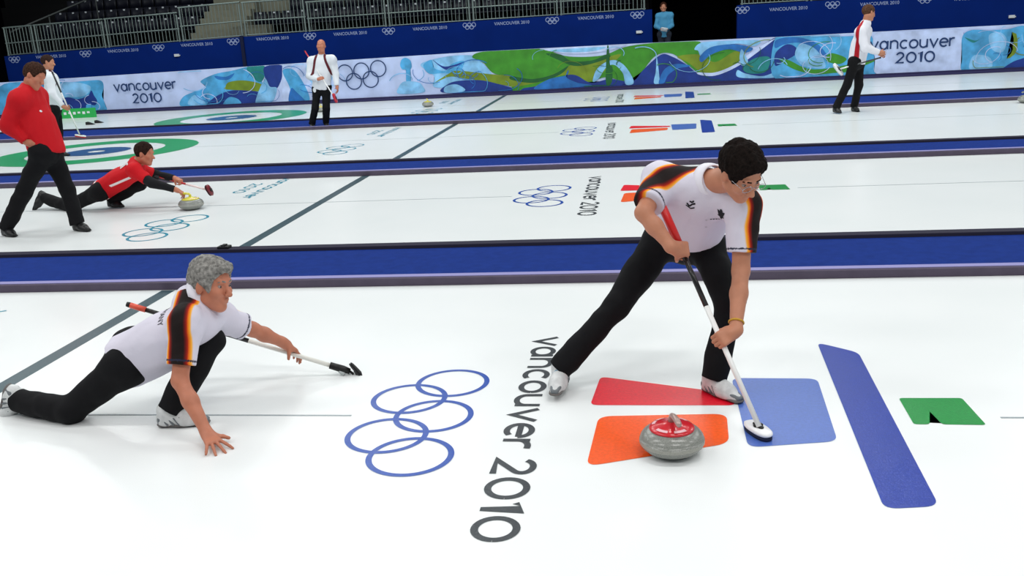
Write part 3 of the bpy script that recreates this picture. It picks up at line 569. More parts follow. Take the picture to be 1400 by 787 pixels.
class Body:
    """smooth union of tapered capsules and ellipsoids, polygonised into one closed skin"""
    def __init__(s): s.p = []
    def cap(s, a, b, ra, rb=None, k=.03, n=None, q=1.0, cuts=(), op='u'):
        a = np.asarray(a, float); b = np.asarray(b, float); rb = ra if rb is None else rb
        s.p.append(('c', a, b, ra, rb, k, None if n is None else nz(n), q, cuts, op)); return s
    def ell(s, c, ax, r, k=.02, cuts=(), op='u'):
        s.p.append(('e', np.asarray(c, float), np.array([nz(v) for v in ax]), np.asarray(r, float), None, k, None, 1, cuts, op)); return s
    def sph(s, c, r, k=.02, op='u'): return s.cap(c, c, r, r, k, op=op)
    def mesh(s, name, res, m, parent=None, noise=None, smooth=1, local=(0, 0, 0), gcuts=()):
        lo = np.full(3, 1e9); hi = -lo
        for pr in s.p:
            if pr[9] != 'u': continue
            if pr[0] == 'c': r = max(pr[3], pr[4]); P_ = [pr[1]-r, pr[1]+r, pr[2]-r, pr[2]+r]
            else: r = pr[3].max(); P_ = [pr[1]-r, pr[1]+r]
            lo = np.minimum(lo, np.min(P_, 0)); hi = np.maximum(hi, np.max(P_, 0))
        pad = res*3+.012; lo -= pad; hi += pad; N = np.ceil((hi-lo)/res).astype(int)+1
        D = np.full(N, .2, np.float32)
        ax = [lo[i]+res*np.arange(N[i]) for i in range(3)]
        for pr in s.p:
            kind, a, b, ra, rb, k, n, q, cuts, op = pr
            mar = k+res*2+.008
            if kind == 'c': r = max(ra, rb); l = np.minimum(a, b)-r-mar; h = np.maximum(a, b)+r+mar
            else: r = ra.max(); l = a-r-mar; h = a+r+mar
            i0 = np.clip(np.floor((l-lo)/res).astype(int), 0, N); i1 = np.clip(np.ceil((h-lo)/res).astype(int)+1, 0, N)
            if (i1 <= i0).any(): continue
            sl = tuple(slice(x, y) for x, y in zip(i0, i1))
            X = np.stack(np.meshgrid(*[ax[i][sl[i]] for i in range(3)], indexing='ij'), -1)
            if kind == 'c':
                d0 = X-a; ab = b-a; L2 = ab@ab
                t = np.clip((d0@ab)/L2, 0, 1) if L2 > 1e-12 else np.zeros(d0.shape[:3])
                v = d0-t[..., None]*ab
                if n is not None: v = v+((1/q-1)*(v@n))[..., None]*n
                d = np.linalg.norm(v, axis=-1)-(ra+(rb-ra)*t)
            else:
                v = (X-a)@b.T; k0 = np.linalg.norm(v/ra, axis=-1); k1 = np.linalg.norm(v/ra**2, axis=-1)
                d = k0*(k0-1)/np.maximum(k1, 1e-6)
            for (cp, cn) in cuts: d = np.maximum(d, (X-np.asarray(cp))@nz(cn))
            A = D[sl]
            if op == 'u':
                hh = np.clip(.5+.5*(A-d)/k, 0, 1); D[sl] = A*(1-hh)+d*hh-k*hh*(1-hh)
            else:
                hh = np.clip(.5-.5*(A+d)/k, 0, 1); D[sl] = A*(1-hh)-d*hh+k*hh*(1-hh)
        if noise is not None:
            m3 = np.abs(D) < .05; idx = np.argwhere(m3)
            D[m3] += noise(lo+res*idx).astype(np.float32)
        for (cp, cn) in gcuts:
            cn = nz(cn); cp = np.asarray(cp)
            pl = ((ax[0]-cp[0])*cn[0])[:, None, None]+((ax[1]-cp[1])*cn[1])[None, :, None]+((ax[2]-cp[2])*cn[2])[None, None, :]
            D = np.maximum(D, pl.astype(np.float32))
        # surface nets
        S = D < 0
        c8 = [(i, j, k) for i in (0, 1) for j in (0, 1) for k in (0, 1)]
        n0 = N-1
        cnt = np.zeros(n0, np.int8)
        for (i, j, k) in c8: cnt += S[i:i+n0[0], j:j+n0[1], k:k+n0[2]]
        cells = np.argwhere((cnt > 0) & (cnt < 8))
        vid = np.full(n0, -1, np.int64); vid[tuple(cells.T)] = np.arange(len(cells))
        acc = np.zeros((len(cells), 3)); num = np.zeros(len(cells))
        for a_ in c8:
            for d_ in range(3):
                if a_[d_]: continue
                b_ = list(a_); b_[d_] = 1
                va = D[tuple((cells+a_).T)]; vb = D[tuple((cells+b_).T)]
                m_ = (va < 0) != (vb < 0)
                t = np.where(m_, va/np.where(m_, va-vb, 1), 0)
                p_ = np.array(a_, float)+np.zeros((len(cells), 3)); p_[:, d_] += t
                acc[m_] += p_[m_]; num += m_
        V = lo+res*(cells+acc/num[:, None])
        F = []
        for d_ in range(3):
            u_, w_ = (d_+1) % 3, (d_+2) % 3
            sa = [slice(0, -1)]*3; sb = [slice(0, -1)]*3; sb[d_] = slice(1, None)
            for s_ in (sa, sb):
                s_[u_] = slice(1, -1); s_[w_] = slice(1, -1)
            A_, B_ = S[tuple(sa)], S[tuple(sb)]
            for flip, mm in ((0, A_ & ~B_), (1, ~A_ & B_)):
                e = np.argwhere(mm)
                if not len(e): continue
                e[:, u_] += 1; e[:, w_] += 1
                q = []
                for du, dw in ((-1, -1), (0, -1), (0, 0), (-1, 0)):
                    g = e.copy(); g[:, u_] += du; g[:, w_] += dw; q.append(vid[tuple(g.T)])
                q = np.stack(q, 1); F.append(q if not flip else q[:, ::-1])
        F = np.concatenate(F); F = F[(F >= 0).all(1)]
        # light Laplacian smoothing
        if smooth:
            E_ = np.concatenate([F[:, [0, 1]], F[:, [1, 2]], F[:, [2, 3]], F[:, [3, 0]]]); E_ = np.concatenate([E_, E_[:, ::-1]])
            for _ in range(smooth):
                sm = np.zeros_like(V); np.add.at(sm, E_[:, 0], V[E_[:, 1]]); ct = np.bincount(E_[:, 0], minlength=len(V))[:, None]
                V = V*.45+.55*sm/np.maximum(ct, 1)
        me = bpy.data.meshes.new(name); V = V-np.asarray(local)
        me.vertices.add(len(V)); me.vertices.foreach_set('co', V.astype(np.float32).ravel())
        me.loops.add(len(F)*4); me.loops.foreach_set('vertex_index', F.astype(np.int32).ravel())
        me.polygons.add(len(F)); me.polygons.foreach_set('loop_start', np.arange(0, len(F)*4, 4, dtype=np.int32))
        me.polygons.foreach_set('loop_total', np.full(len(F), 4, np.int32))
        me.update(calc_edges=True); me.polygons.foreach_set('use_smooth', np.ones(len(F), bool)); me.validate()
        o = link(name, me, m, parent); o['_n'] = len(F); del o['_n']
        return o
def verts_of(o):
    a = np.empty(len(o.data.vertices)*3, np.float32); o.data.vertices.foreach_get('co', a); return a.reshape(-1, 3).astype(float)
def set_attr(o, name, vals):
    at = o.data.attributes.new(name, 'FLOAT', 'POINT'); at.data.foreach_set('value', np.asarray(vals, np.float32))

POSES = {
  'sweeper': {'ankR': (3.2973, 0.3709, 0.1143), 'toeR': (3.2749, 0.1126, 0.0303), 'kneeR': (3.5986, 0.5018, 0.4152), 'hipR': (3.852, 0.7322, 0.7222), 'hipL': (4.0639, 0.6974, 0.709), 'kneeL': (4.1813, 0.4321, 0.4519), 'ankL': (4.0925, 0.3049, 0.0879), 'toeL': (4.1794, 0.2003, 0.0063), 'shR': (3.8371, 0.4959, 1.0818), 'shL': (4.2324, 0.3357, 0.9732), 'elR': (3.7507, 0.2697, 0.9602), 'wrR': (3.9009, 0.1388, 0.8259), 'elL': (4.2166, 0.2457, 0.6645), 'wrL': (4.1495, 0.0548, 0.4717), 'neck': (4.0682, 0.4028, 1.0753), 'head': (4.2058, 0.1841, 1.1566), 'hf': (0.4442, -0.6783, -0.5852), 'hu': (0.2382, -0.5309, 0.8133), 'b0': (4.2602, -0.2243, 0.05), 'b1': (3.7926, 0.4267, 1.0838)},
  'thrower': {'toeR': (0.3311, 0.0278, -0.0804), 'ankR': (0.4011, 0.0078, 0.0796), 'kneeR': (0.7624, -0.0884, 0.0664), 'hipR': (1.0802, -0.0395, 0.2917), 'hipL': (1.0327, 0.1337, 0.3351), 'kneeL': (1.5037, 0.0816, 0.3823), 'ankL': (1.3369, -0.1325, 0.0867), 'toeL': (1.517, -0.1123, 0.03), 'shR': (1.479, -0.0966, 0.5448), 'shL': (1.5014, 0.2206, 0.4659), 'elR': (1.465, -0.216, 0.2793), 'wrR': (1.6306, -0.3392, 0.0533), 'elL': (1.6075, 0.3714, 0.3487), 'wrL': (1.6999, 0.5254, 0.2132), 'neck': (1.4575, 0.0659, 0.6107), 'head': (1.5534, 0.08, 0.6833), 'hf': (0.9628, -0.2603, -0.0725), 'hu': (0.1183, 0.137, 0.9835), 'b0': (2.0448, 0.5853, 0.025), 'b1': (0.9012, 0.3895, 0.4922)},
  'walker': {'ankR': (-3.0028, 4.72, 0.0871), 'toeR': (-2.7936, 4.5969, 0.03), 'kneeR': (-2.7097, 4.72, 0.4642), 'hipR': (-2.4172, 4.72, 0.8684), 'hipL': (-2.4539, 4.9, 0.8602), 'kneeL': (-2.3341, 4.9, 0.4515), 'ankL': (-2.2741, 4.88, 0.0891), 'toeL': (-1.9982, 4.7533, 0.03), 'shR': (-2.525, 4.66, 1.4076), 'shL': (-2.5798, 5.04, 1.4308), 'elR': (-2.6584, 4.6, 1.1619), 'wrR': (-2.5052, 4.62, 0.9901), 'elL': (-2.5748, 5.1, 1.1571), 'wrL': (-2.5731, 5.05, 0.9222), 'neck': (-2.5186, 4.85, 1.51), 'head': (-2.4372, 4.85, 1.6242), 'hf': (0.919, -0.0842, -0.3852), 'hu': (0.3163, 0.3029, 0.899)},
  'waiter': {'ankR': (-6.7633, 11.4, 0.0898), 'toeR': (-6.5069, 11.2029, 0.03), 'kneeR': (-6.6874, 11.4, 0.4655), 'hipR': (-6.6239, 11.4, 0.8494), 'hipL': (-6.7111, 11.6, 0.8472), 'kneeL': (-6.735, 11.6, 0.4439), 'ankL': (-6.8086, 11.6, 0.0769), 'toeL': (-6.7022, 11.6221, 0.03), 'shR': (-6.5335, 11.32, 1.3834), 'shL': (-6.7379, 11.72, 1.3804), 'elR': (-6.4499, 11.2, 1.1377), 'wrR': (-6.2927, 11.25, 0.9758), 'elL': (-6.9226, 11.8, 1.151), 'wrL': (-6.8486, 11.75, 0.9305), 'neck': (-6.6569, 11.5, 1.4915), 'head': (-6.6239, 11.5, 1.6535), 'hf': (0.969, 0.2327, -0.083), 'hu': (-0.0337, 0.2682, 0.9628), 'b0': (-6.1344, 11.3, 0.3781), 'b1': (-6.3145, 11.1, 1.4856)},
  'redthrow': {'ankR': (-3.5506, 6.25, 0.1328), 'toeR': (-3.6106, 6.21, 0.0028), 'kneeR': (-3.1323, 6.1, 0.0498), 'hipR': (-2.6578, 6, 0.2317), 'hipL': (-2.6778, 6.2, 0.2497), 'kneeL': (-2.2395, 6.2, 0.2712), 'ankL': (-2.6393, 6.2, 0.0967), 'toeL': (-2.37, 6.0877, 0.03), 'shR': (-2.1216, 5.9, 0.4818), 'shL': (-2.2704, 6.28, 0.4534), 'elR': (-1.9015, 5.85, 0.3377), 'wrR': (-1.6605, 5.93, 0.239), 'elL': (-2.1255, 6.4, 0.3495), 'wrL': (-1.8859, 6.35, 0.2695), 'neck': (-2.1743, 6.1, 0.5474), 'head': (-2.0551, 6.08, 0.6408), 'hf': (0.992, 0.0045, -0.1264), 'hu': (0.0107, 0.1755, 0.9844), 'b0': (-1.4301, 6.3, 0.157), 'b1': (-2.2685, 6.36, 0.3875)},
  'bald': {'ankR': (-3.1397, 14.85, 0.0413), 'toeR': (-2.9371, 14.0902, 0.03), 'kneeR': (-3.0168, 14.8, 0.4029), 'hipR': (-2.9411, 14.85, 0.7977), 'hipL': (-2.7518, 14.85, 0.8038), 'kneeL': (-2.7797, 14.8, 0.4076), 'ankL': (-2.8512, 14.9, 0.0695), 'toeL': (-2.544, 14.3366, 0.03), 'shR': (-2.9874, 14.85, 1.3446), 'shL': (-2.5811, 14.85, 1.3537), 'elR': (-3.0482, 14.75, 1.0601), 'wrR': (-2.8318, 14.6, 1.0007), 'elL': (-2.5203, 14.85, 1.0583), 'wrL': (-2.4821, 14.75, 0.8281), 'neck': (-2.7843, 14.88, 1.4354), 'head': (-2.7664, 14.85, 1.6388), 'hf': (0.0893, -0.9813, 0.1707), 'hu': (0.0306, 0.1782, 0.9835), 'b0': (-2.4051, 14.3, 0.626), 'b1': (-3.1726, 15, 1.5527)},
  'right': {'ankR': (7.142, 13.5, 0.0999), 'toeR': (7.2453, 13.1098, 0.03), 'kneeR': (7.3165, 13.5, 0.4784), 'hipR': (7.4252, 13.5, 0.8797), 'hipL': (7.5416, 13.7, 0.8646), 'kneeL': (7.5627, 13.72, 0.4645), 'ankL': (7.4986, 13.7, 0.0791), 'toeL': (7.6005, 13.216, 0.03), 'shR': (7.486, 13.42, 1.3907), 'shL': (7.6609, 13.78, 1.3877), 'elR': (7.5704, 13.3, 1.1176), 'wrR': (7.805, 13.35, 1.0296), 'elL': (7.6985, 13.9, 1.1168), 'wrL': (7.8939, 13.85, 1.0064), 'neck': (7.6156, 13.6, 1.5422), 'head': (7.6578, 13.6, 1.7005), 'hf': (0.9139, 0.3419, -0.2187), 'hu': (0.0662, 0.2816, 0.9572), 'b0': (7.1554, 13.5, 0.7663), 'b1': (7.8099, 13.3, 0.9445)},
  'volunteer': {'ankR': (4.2122, 23.95, 0.51), 'toeR': (4.1822, 23.8, 0.45), 'kneeR': (4.2122, 23.93, 0.92), 'hipR': (4.2222, 23.95, 1.32), 'hipL': (4.4022, 23.95, 1.32), 'kneeL': (4.4122, 23.93, 0.92), 'ankL': (4.4122, 23.95, 0.51), 'toeL': (4.4422, 23.8, 0.45), 'shR': (4.1508, 23.95, 1.83), 'shL': (4.4996, 23.95, 1.8306), 'elR': (4.0847, 23.9, 1.553), 'wrR': (4.2252, 23.75, 1.4671), 'elL': (4.5367, 23.9, 1.5486), 'wrL': (4.3881, 23.72, 1.4588), 'neck': (4.3163, 23.97, 1.9008), 'head': (4.2973, 23.95, 2.0614), 'hf': (0.0374, -0.9842, 0.1729), 'hu': (0.0306, 0.1782, 0.9835)},
}

M_SKIN = mat('skin', (186, 126, 98), rough=.5, spec=.35, noise=.06, nscale=22)
M_SKINR = mat('ruddy_skin', (186, 118, 92), rough=.5, spec=.35, noise=.08, nscale=20)
M_BPANT = mat('black_trousers_cloth', (15, 15, 18), rough=.85, spec=.2, bump=.3, bscale=16)
M_GER = ramp_mat('white_shirt_with_shoulder_stripes', 'stripe', [(0, (18, 7, 7)), (.028, (24, 7, 6)), (.036, (96, 10, 6)), (.045, (160, 26, 8)), (.050, (226, 100, 14)), (.060, (246, 176, 50)), (.066, (214, 210, 224)), (.2, (214, 210, 224))], trim=(34, 38, 60))
M_RED = ramp_mat('red_jacket_cloth', 'stripe', [(0, (196, 12, 26)), (.2, (196, 12, 26))])
M_REDW = ramp_mat('red_shirt_with_white_piping', 'stripe', [(0, (240, 230, 230)), (.011, (240, 230, 230)), (.016, (204, 14, 28)), (.2, (204, 14, 28))])
M_WJK = ramp_mat('white_jacket_with_dark_piping', 'stripe', [(0, (92, 30, 40)), (.022, (92, 30, 40)), (.030, (222, 226, 232)), (.2, (222, 226, 232))])
M_WJR = ramp_mat('white_jacket_with_red_side', 'stripe', [(0, (168, 16, 34)), (.028, (168, 16, 34)), (.036, (226, 226, 234)), (.2, (226, 226, 234))])
M_TURQ = ramp_mat('turquoise_jacket_cloth', 'stripe', [(0, (76, 150, 190)), (.2, (76, 150, 190))])
M_SHW = mat('white_silver_shoe', (206, 208, 208), rough=.45, noise=.16, nscale=26)
M_SHB = mat('black_shoe_leather', (20, 20, 22), rough=.4)
M_SOLE = mat('grey_shoe_sole', (104, 100, 98), rough=.7); M_SOLEK = mat('black_shoe_sole', (18, 18, 18), rough=.8)
M_EYEW = mat('eye_white', (150, 130, 122), rough=.3); M_IRIS = mat('dark_iris', (40, 34, 32), rough=.2)
M_LIP = mat('lips', (168, 96, 88), rough=.5)
def hair_mat(name, rgb, nz_=.55): return mat(name, rgb, rough=.85, spec=.08, noise=nz_, nscale=60, bump=.6, bscale=110)

def hand(B, wr, d, n, side, curl=(60, 75, 45), spread=4.0, thumb=(0.6, 0.7), sc=1.0, fin=None, k=.006):
    """palm from the wrist along d, palm facing n, thumb on +side"""
    d = nz(d); n = nz(n-np.dot(n, d)*d); s = nz(side-np.dot(side, d)*d-np.dot(side, n)*n)
    L = lambda a, b, c: wr+sc*(a*d+b*s+c*n)
    B.cap(wr-d*.01, L(.03, 0, 0), .027*sc, .030*sc, k=.02)
    for b0 in (-.030, -.010, .010, .028): B.cap(L(.015, b0*.6, 0), L(.085, b0, 0), .0155*sc, .0125*sc, k=.012)
    B.cap(L(.02, .018, .008), L(.055, .030, .010), .016*sc, .014*sc, k=.015)
    ln = ((.040, .026, .021), (.045, .029, .023), (.042, .027, .022), (.033, .021, .019))
    for i, b0 in enumerate((.030, .010, -.010, -.029)):
        p = L(.087-(0.004 if i in (0, 3) else 0), b0, 0); an = math.radians(spread*(1.5-i)); f = nz(math.cos(an)*d+math.sin(an)*s); th = 0
        cc = curl if fin is None else fin[i]
        r = .0092*sc
        for j in range(3):
            th += math.radians(cc[j]); v = math.cos(th)*f+math.sin(th)*n; p2 = p+sc*ln[i][j]*v
            B.cap(p, p2, r, r*.9, k=k*.6); p = p2; r *= .92
    p = L(.030, .030, .008); v = nz(d*.55+s*thumb[0]+n*thumb[1]); p2 = p+v*.036*sc; B.cap(p, p2, .0125*sc, .0108*sc, k=.012)
    v = nz(v+d*.35+n*thumb[1]*.6-s*.25*thumb[1]); B.cap(p2, p2+v*.030*sc, .0105*sc, .0092*sc, k=k)

def wrinkle(amp, f1=9, seed=0, stretch=None):
    def fn(p):
        q = p.copy()
        if stretch is not None: q = q+(q@stretch)[:, None]*stretch*(-.65)
        return amp*(vnoise(q, f1, seed)+.5*vnoise(q, f1*2.3, seed+1))
    return fn

def figure(name, key, label, top, top_mat, shoe='black', res=.007, hs=1.0, bulk=1.0, hair=None, haircol=(70, 50, 38), skin=None,
           hands=None, long=False, stripes=None, face=True, pants=None, collar=None, shoes=True, rearR=False, belly=.0, tuck=.06, legw=1.0, balding=False, so=None, stand=None, soff={}):
    J = {k: np.array(v) for k, v in POSES[key].items()}
    skin = skin or M_SKIN
    def foot(S):
        a = J['ank'+S]; t = J['toe'+S]-a
        if rearR and S == 'R': return a, nz(t), None
        a = a.copy(); a[2] = max(a[2], .088)
        t = np.array([t[0], t[1], 0]); return a, nz(t), np.array([0, 0, -1.])
    hp = (J['hipR']+J['hipL'])/2; sp = (J['shR']+J['shL'])/2; up = nz(sp-hp)
    hs_ = nz(J['hipL']-J['hipR']); ss = nz(J['shL']-J['shR'])
    front = nz(np.cross(ss, up)); hfront = nz(np.cross(hs_, up)); mid = (hp+sp)/2; mf = nz(front+hfront)
    hc = J['head']; f = nz(J['hf']); u = nz(J['hu']-np.dot(J['hu'], f)*f); r = np.cross(f, u)
    neck = J['neck']
    H = lambda a, b, c: hc+hs*(a*r+b*u+c*f)     # right, up, forward
    foR = {s: foot(s) for s in 'RL'}
    J['ankR'] = foR['R'][0]; J['ankL'] = foR['L'][0]
    base = np.array([hp[0], hp[1], 0 if key != 'volunteer' else .42])
    # ---- skin body
    B = Body(); g = bulk
    Wr = {}
    if hands:
        for S in 'RL':
            if S in hands and 'on' in hands[S]:
                P0 = np.array(hands[S]['on'][0]); sd = nz(hands[S]['on'][1]); e = J['el'+S]
                d = P0-e; d = nz(d-np.dot(d, sd)*sd*hands[S].get('perp', .8)); n = hands[S].get('n'); n = nz(n if n is not None else np.cross(d, sd))
                n = nz(n-np.dot(n, sd)*sd); n = nz(n-np.dot(n, d)*d)
                hr = hands[S].get('off', .028); pc = P0-n*hr; w_ = pc-d*.075; J['wr'+S] = w_
                Wr[S] = (w_, d, n, sd*hands[S].get('thumbdir', 1))
    for S in 'RL':
        B.cap(J['sh'+S], J['el'+S], .048*g, .040*g, k=.03); B.cap(J['el'+S], J['el'+S]*.6+J['wr'+S]*.4, .037*g, .038*g, k=.02)
        B.cap(J['el'+S]*.62+J['wr'+S]*.38, J['wr'+S], .039*g, .026*g, k=.02)
        B.cap(J['hip'+S], J['knee'+S], .075, .050, k=.03); B.cap(J['knee'+S], J['knee'+S]*(0 if foR[S][2] is not None else .15)+J['ank'+S]*(1 if foR[S][2] is not None else .85), .048, .032, k=.03)
        if foR[S][2] is not None: B.cap(J['ank'+S], J['ank'+S]+foR[S][1]*.07-np.array([0, 0, .03]), .03, .022, k=.02)
        if S in Wr:
            w_, d, n, sd = Wr[S]; hd = hands[S]
            hand(B, w_, d, n, sd, curl=hd.get('curl', (62, 78, 50)), spread=hd.get('spread', 1), thumb=hd.get('thumb', (.35, .95)), fin=hd.get('fin'))
        else:
            hd = (hands or {}).get(S, {}); d = np.array(hd.get('d', nz(J['wr'+S]-J['el'+S]))); n = np.array(hd.get('n', -ss if S == 'L' else ss))
            if abs(np.dot(nz(d), nz(n))) > .9: n = front
            hand(B, J['wr'+S], d, n, np.array(hd.get('side', front)), curl=hd.get('curl', (22, 28, 18)), spread=hd.get('spread', 3), thumb=hd.get('thumb', (.6, .4)), fin=hd.get('fin'))
    B.cap(J['hipR'], J['hipL'], .085, k=.04); B.cap(hp, mid, .11, .115, k=.05, n=mf, q=.7); B.cap(mid, sp-up*.05, .12, .125, k=.06, n=front, q=.66)
    B.cap(J['shR'], J['shL'], .05, k=.05)
    B.cap(neck, H(0, -.05, -.022), .060*g, .056*hs, k=.03); B.cap(neck-up*.03, sp-up*.05, .07, .08, k=.05)
    B.ell(H(0, .035, -.012), (r, u, f), np.array((.074, .086, .096))*hs, k=.02)
    B.ell(H(0, -.03, .024), (r, u, f), np.array((.058, .084, .062))*hs, k=.025)
    B.sph(H(0, -.094, .060), .021*hs, k=.02)
    for q in (-1, 1):
        B.cap(H(q*.050, -.055, .005), H(q*.012, -.095, .055), .020*hs, .018*hs, k=.022)
        B.sph(H(q*.036, -.022, .062), .024*hs, k=.02)
    if face:
        B.cap(H(-.030, .030, .078), H(.030, .030, .078), .012*hs, k=.012)
        for q in (-1, 1): B.ell(H(q*.032, .006, .090), (r, u, f), np.array((.017, .0075, .010))*hs, k=.010, op='s')
    B.cap(H(0, .012, .083), H(0, -.030, .108), .0075*hs, .0125*hs, k=.012)
    if face:
        for q in (-1, 1): B.sph(H(q*.012, -.034, .098), .0085*hs, k=.008)
        B.cap(H(-.016, -.056, .082), H(.016, -.056, .082), .0075*hs, k=.006); B.cap(H(-.014, -.067, .080), H(.014, -.067, .080), .0080*hs, k=.006)
        B.cap(H(-.02, -.0615, .094), H(.02, -.0615, .094), .003*hs, k=.003, op='s')
    for q in (-1, 1):
        B.ell(H(q*.077, -.004, -.004), (nz(r+q*f*.5), nz(u-f*.15), nz(f-q*r*.5)), np.array((.009, .032, .018))*hs, k=.008)
    person = B.mesh('person', res, skin, None, local=base)
    person.location = base; tag(person, label, 'person')
    P = lambda o: setattr(o, 'parent', person)
    def add(Bd, nm, m, rs=None, **kw):
        o = Bd.mesh(nm, rs or res, m, None, local=base, **kw); o.parent = person; return o
    # ---- shirt or jacket
    T = Body(); ex = .012 if not long else .024
    hem = hp+up*tuck
    core = dict(k=.06, cuts=((hem, -up),))
    T.cap(hem-up*.02, mid, (.150+ex)*g, (.148+ex)*g, n=mf, q=.80, **core)
    T.cap(mid, sp-up*.09, (.142+ex)*g, (.150+ex)*g, k=.07, n=front, q=.72)
    if belly: T.cap(hem+up*.03+hfront*belly, mid+up*.02+mf*belly*.8, .13*g, .12*g, k=.06, cuts=((hem, -up),))
    T.cap(J['shR'], J['shL'], (.064+ex)*g, k=.05); T.cap(neck-up*.02, sp-up*.04, .074+ex*.5, .09, k=.06)
    for S in 'RL':
        T.cap(neck-up*.025, J['sh'+S], .050+ex*.6, (.060+ex)*g, k=.05)
        a, e, w_ = J['sh'+S], J['el'+S], J['wr'+S]
        if long:
            T.cap(a, e, (.058+ex)*g, (.048+ex*.8)*g, k=.04); we = w_+(e-w_)*.06
            T.cap(e, we, (.048+ex*.8)*g, .036+ex*.5, k=.03, cuts=((we, w_-e),))
        else:
            c = a+(e-a)*.74; T.cap(a, a+(e-a)*.9, (.060+ex)*g, (.058+ex)*g, k=.045, cuts=((c, e-a),))
    shirt = add(T, top, top_mat, noise=wrinkle(.0085 if not long else .012, 11, seed=len(key), stretch=nz(up+ss*.4)), smooth=2)
    V = verts_of(shirt)+base
    val = np.full(len(V), .2); tr = np.zeros(len(V))
    if stripes == 'shoulder':
        for S, sg in (('R', -1), ('L', 1)):
            nk = neck+ss*sg*.05; a, e = J['sh'+S], J['el'+S]; c = a+(e-a)*.74
            w3 = (so or {}).get(S, (1.0, .3, 0)); o0 = ss*sg*w3[0]+up*w3[1]+front*w3[2]
            if len(w3) > 3: o0 = np.array(w3[:3])
            ax_ = nz(c-nk); o_ = nz(o0-np.dot(o0, ax_)*ax_); lt = np.cross(ax_, o_)
            v = V-(a*.5+(nk+c)*.25); nr = (V-neck)@ss*sg > .055; nr |= ((V-a)@nz(e-a) > 0) & (np.linalg.norm(V-a, axis=1) < .3) & ((V-sp)@ss*sg > .05)
            seg = np.clip((V-a)@nz(e-a)/.22, 0, 1); m_ = nr & ((V-(a*.6+c*.4))@o_ > -.035)
            val = np.where(m_, np.minimum(val, np.abs(v@lt+soff.get(S, 0))), val)
            c = a+(e-a)*.74; x = (c-V)@nz(e-a); rr = np.linalg.norm(V-c-((V-c)@nz(e-a))[:, None]*nz(e-a), axis=1)
            tr = np.where((np.abs(x-.021) < .0045) & (rr < .09), 1., tr)
    elif stripes == 'front':      # piping from the collar down over the chest
        for S, sg in (('R', -1), ('L', 1)):
            p0 = neck+ss*sg*.075; lat = (V-p0)@ss*sg; dn = -(V-p0)@up
            x = np.abs(lat-.015-.27*np.clip(dn, 0, .5)); fr = ((V-sp)@front > -.02)
            val = np.where(fr & (dn < .37), np.minimum(val, x), val)
    elif stripes == 'side':
        p0 = J['shR']; dn = -(V-p0)@up; x = np.abs((V-p0)@front+.02-.10*dn)-.03*np.clip(dn, 0, .5)
        val = np.where((V-sp)@ss < -.05, x, val)
    elif stripes == 'flank':      # piping along the near flank, and one at the waist
        p0 = J['shR']; x = np.abs((V-p0)@front-.06+.12*np.clip(-(V-p0)@up, 0, 1)); val = np.where(((V-sp)@ss < -.03) & (-(V-p0)@up > .12), x, val)
        x = np.abs((V-hem)@up-.03); val = np.minimum(val, x)
    set_attr(shirt, 'stripe', val); set_attr(shirt, 'trim', tr)
    if collar:
        cn = nz(neck-H(0, -.05, -.03)); cn = -cn; b = bmesh.new(); e1 = nz(r-np.dot(r, cn)*cn); e2 = np.cross(cn, e1)
        if np.dot(e2, f) < 0: e2 = -e2
        prev = None; rings_ = []
        for i in range(29):
            th = math.radians(108+(i/28)*324); c_, s_ = math.cos(th), math.sin(th)
            # open at the front (+e2)
            dirv = e1*c_+e2*s_; c0 = neck+up*.0
            row = []
            for rad, hgt in ((.092, .006), (.087, .036), (.076, .062), (.070, .062), (.074, .035), (.078, .004)):
                row.append(b.verts.new(Vector(c0+dirv*rad*g+cn*(hgt)-base)))
            rings_.append(row)
        for p_, q_ in zip(rings_, rings_[1:]):
            for k_ in range(5): b.faces.new((p_[k_], q_[k_], q_[k_+1], p_[k_+1]))
        # lapel points
        for row, sgn in ((rings_[0], 1), (rings_[-1], -1)):
            tip = b.verts.new(Vector(neck+e2*.105*g-cn*.045+e1*(-.02 if sgn > 0 else .02)-base))
            b.faces.new((row[0], row[1], tip)); b.faces.new((row[1], row[2], tip)); b.faces.new((row[2], row[3], tip))
        o = obj('collar', b, collar, shirt, True)
        md = o.modifiers.new('thick', 'SOLIDIFY'); md.thickness = .004
    if stand:
        cn = nz(H(0, -.05, -.03)-neck); Cc = Body(); Cc.cap(neck-cn*.0, neck+cn*.045, .074*g, .070*g, k=.01, cuts=((neck+cn*.045, cn),)); add(Cc, 'stand_collar', top_mat, noise=wrinkle(.003, 14, 2)).parent = shirt
        set_attr([c_ for c_ in shirt.children if c_.name.startswith('stand_collar')][0], 'stripe', np.full(len([c_ for c_ in shirt.children if c_.name.startswith('stand_collar')][0].data.vertices), .2))
    # ---- trousers
    T = Body(); pm = pants or M_BPANT
    T.cap(J['hipR'], J['hipL'], .112*legw, k=.05); T.cap(hp, hp+up*(tuck+.06), .132*g, .128*g, k=.05, n=mf, q=.80, cuts=((hp+up*(tuck+.05), up),))
    for S in 'RL':
        a, k_, e = J['hip'+S], J['knee'+S], J['ank'+S]; dl = nz(e-k_); en = e+dl*.015
        T.cap(a, k_, .100*legw, .072*legw, k=.045); T.cap(k_, en, .072*legw, .066*legw, k=.03, cuts=((en, dl),))
    T_o = add(T, 'trousers', pm, noise=wrinkle(.010, 8, seed=3+len(key)), smooth=2)
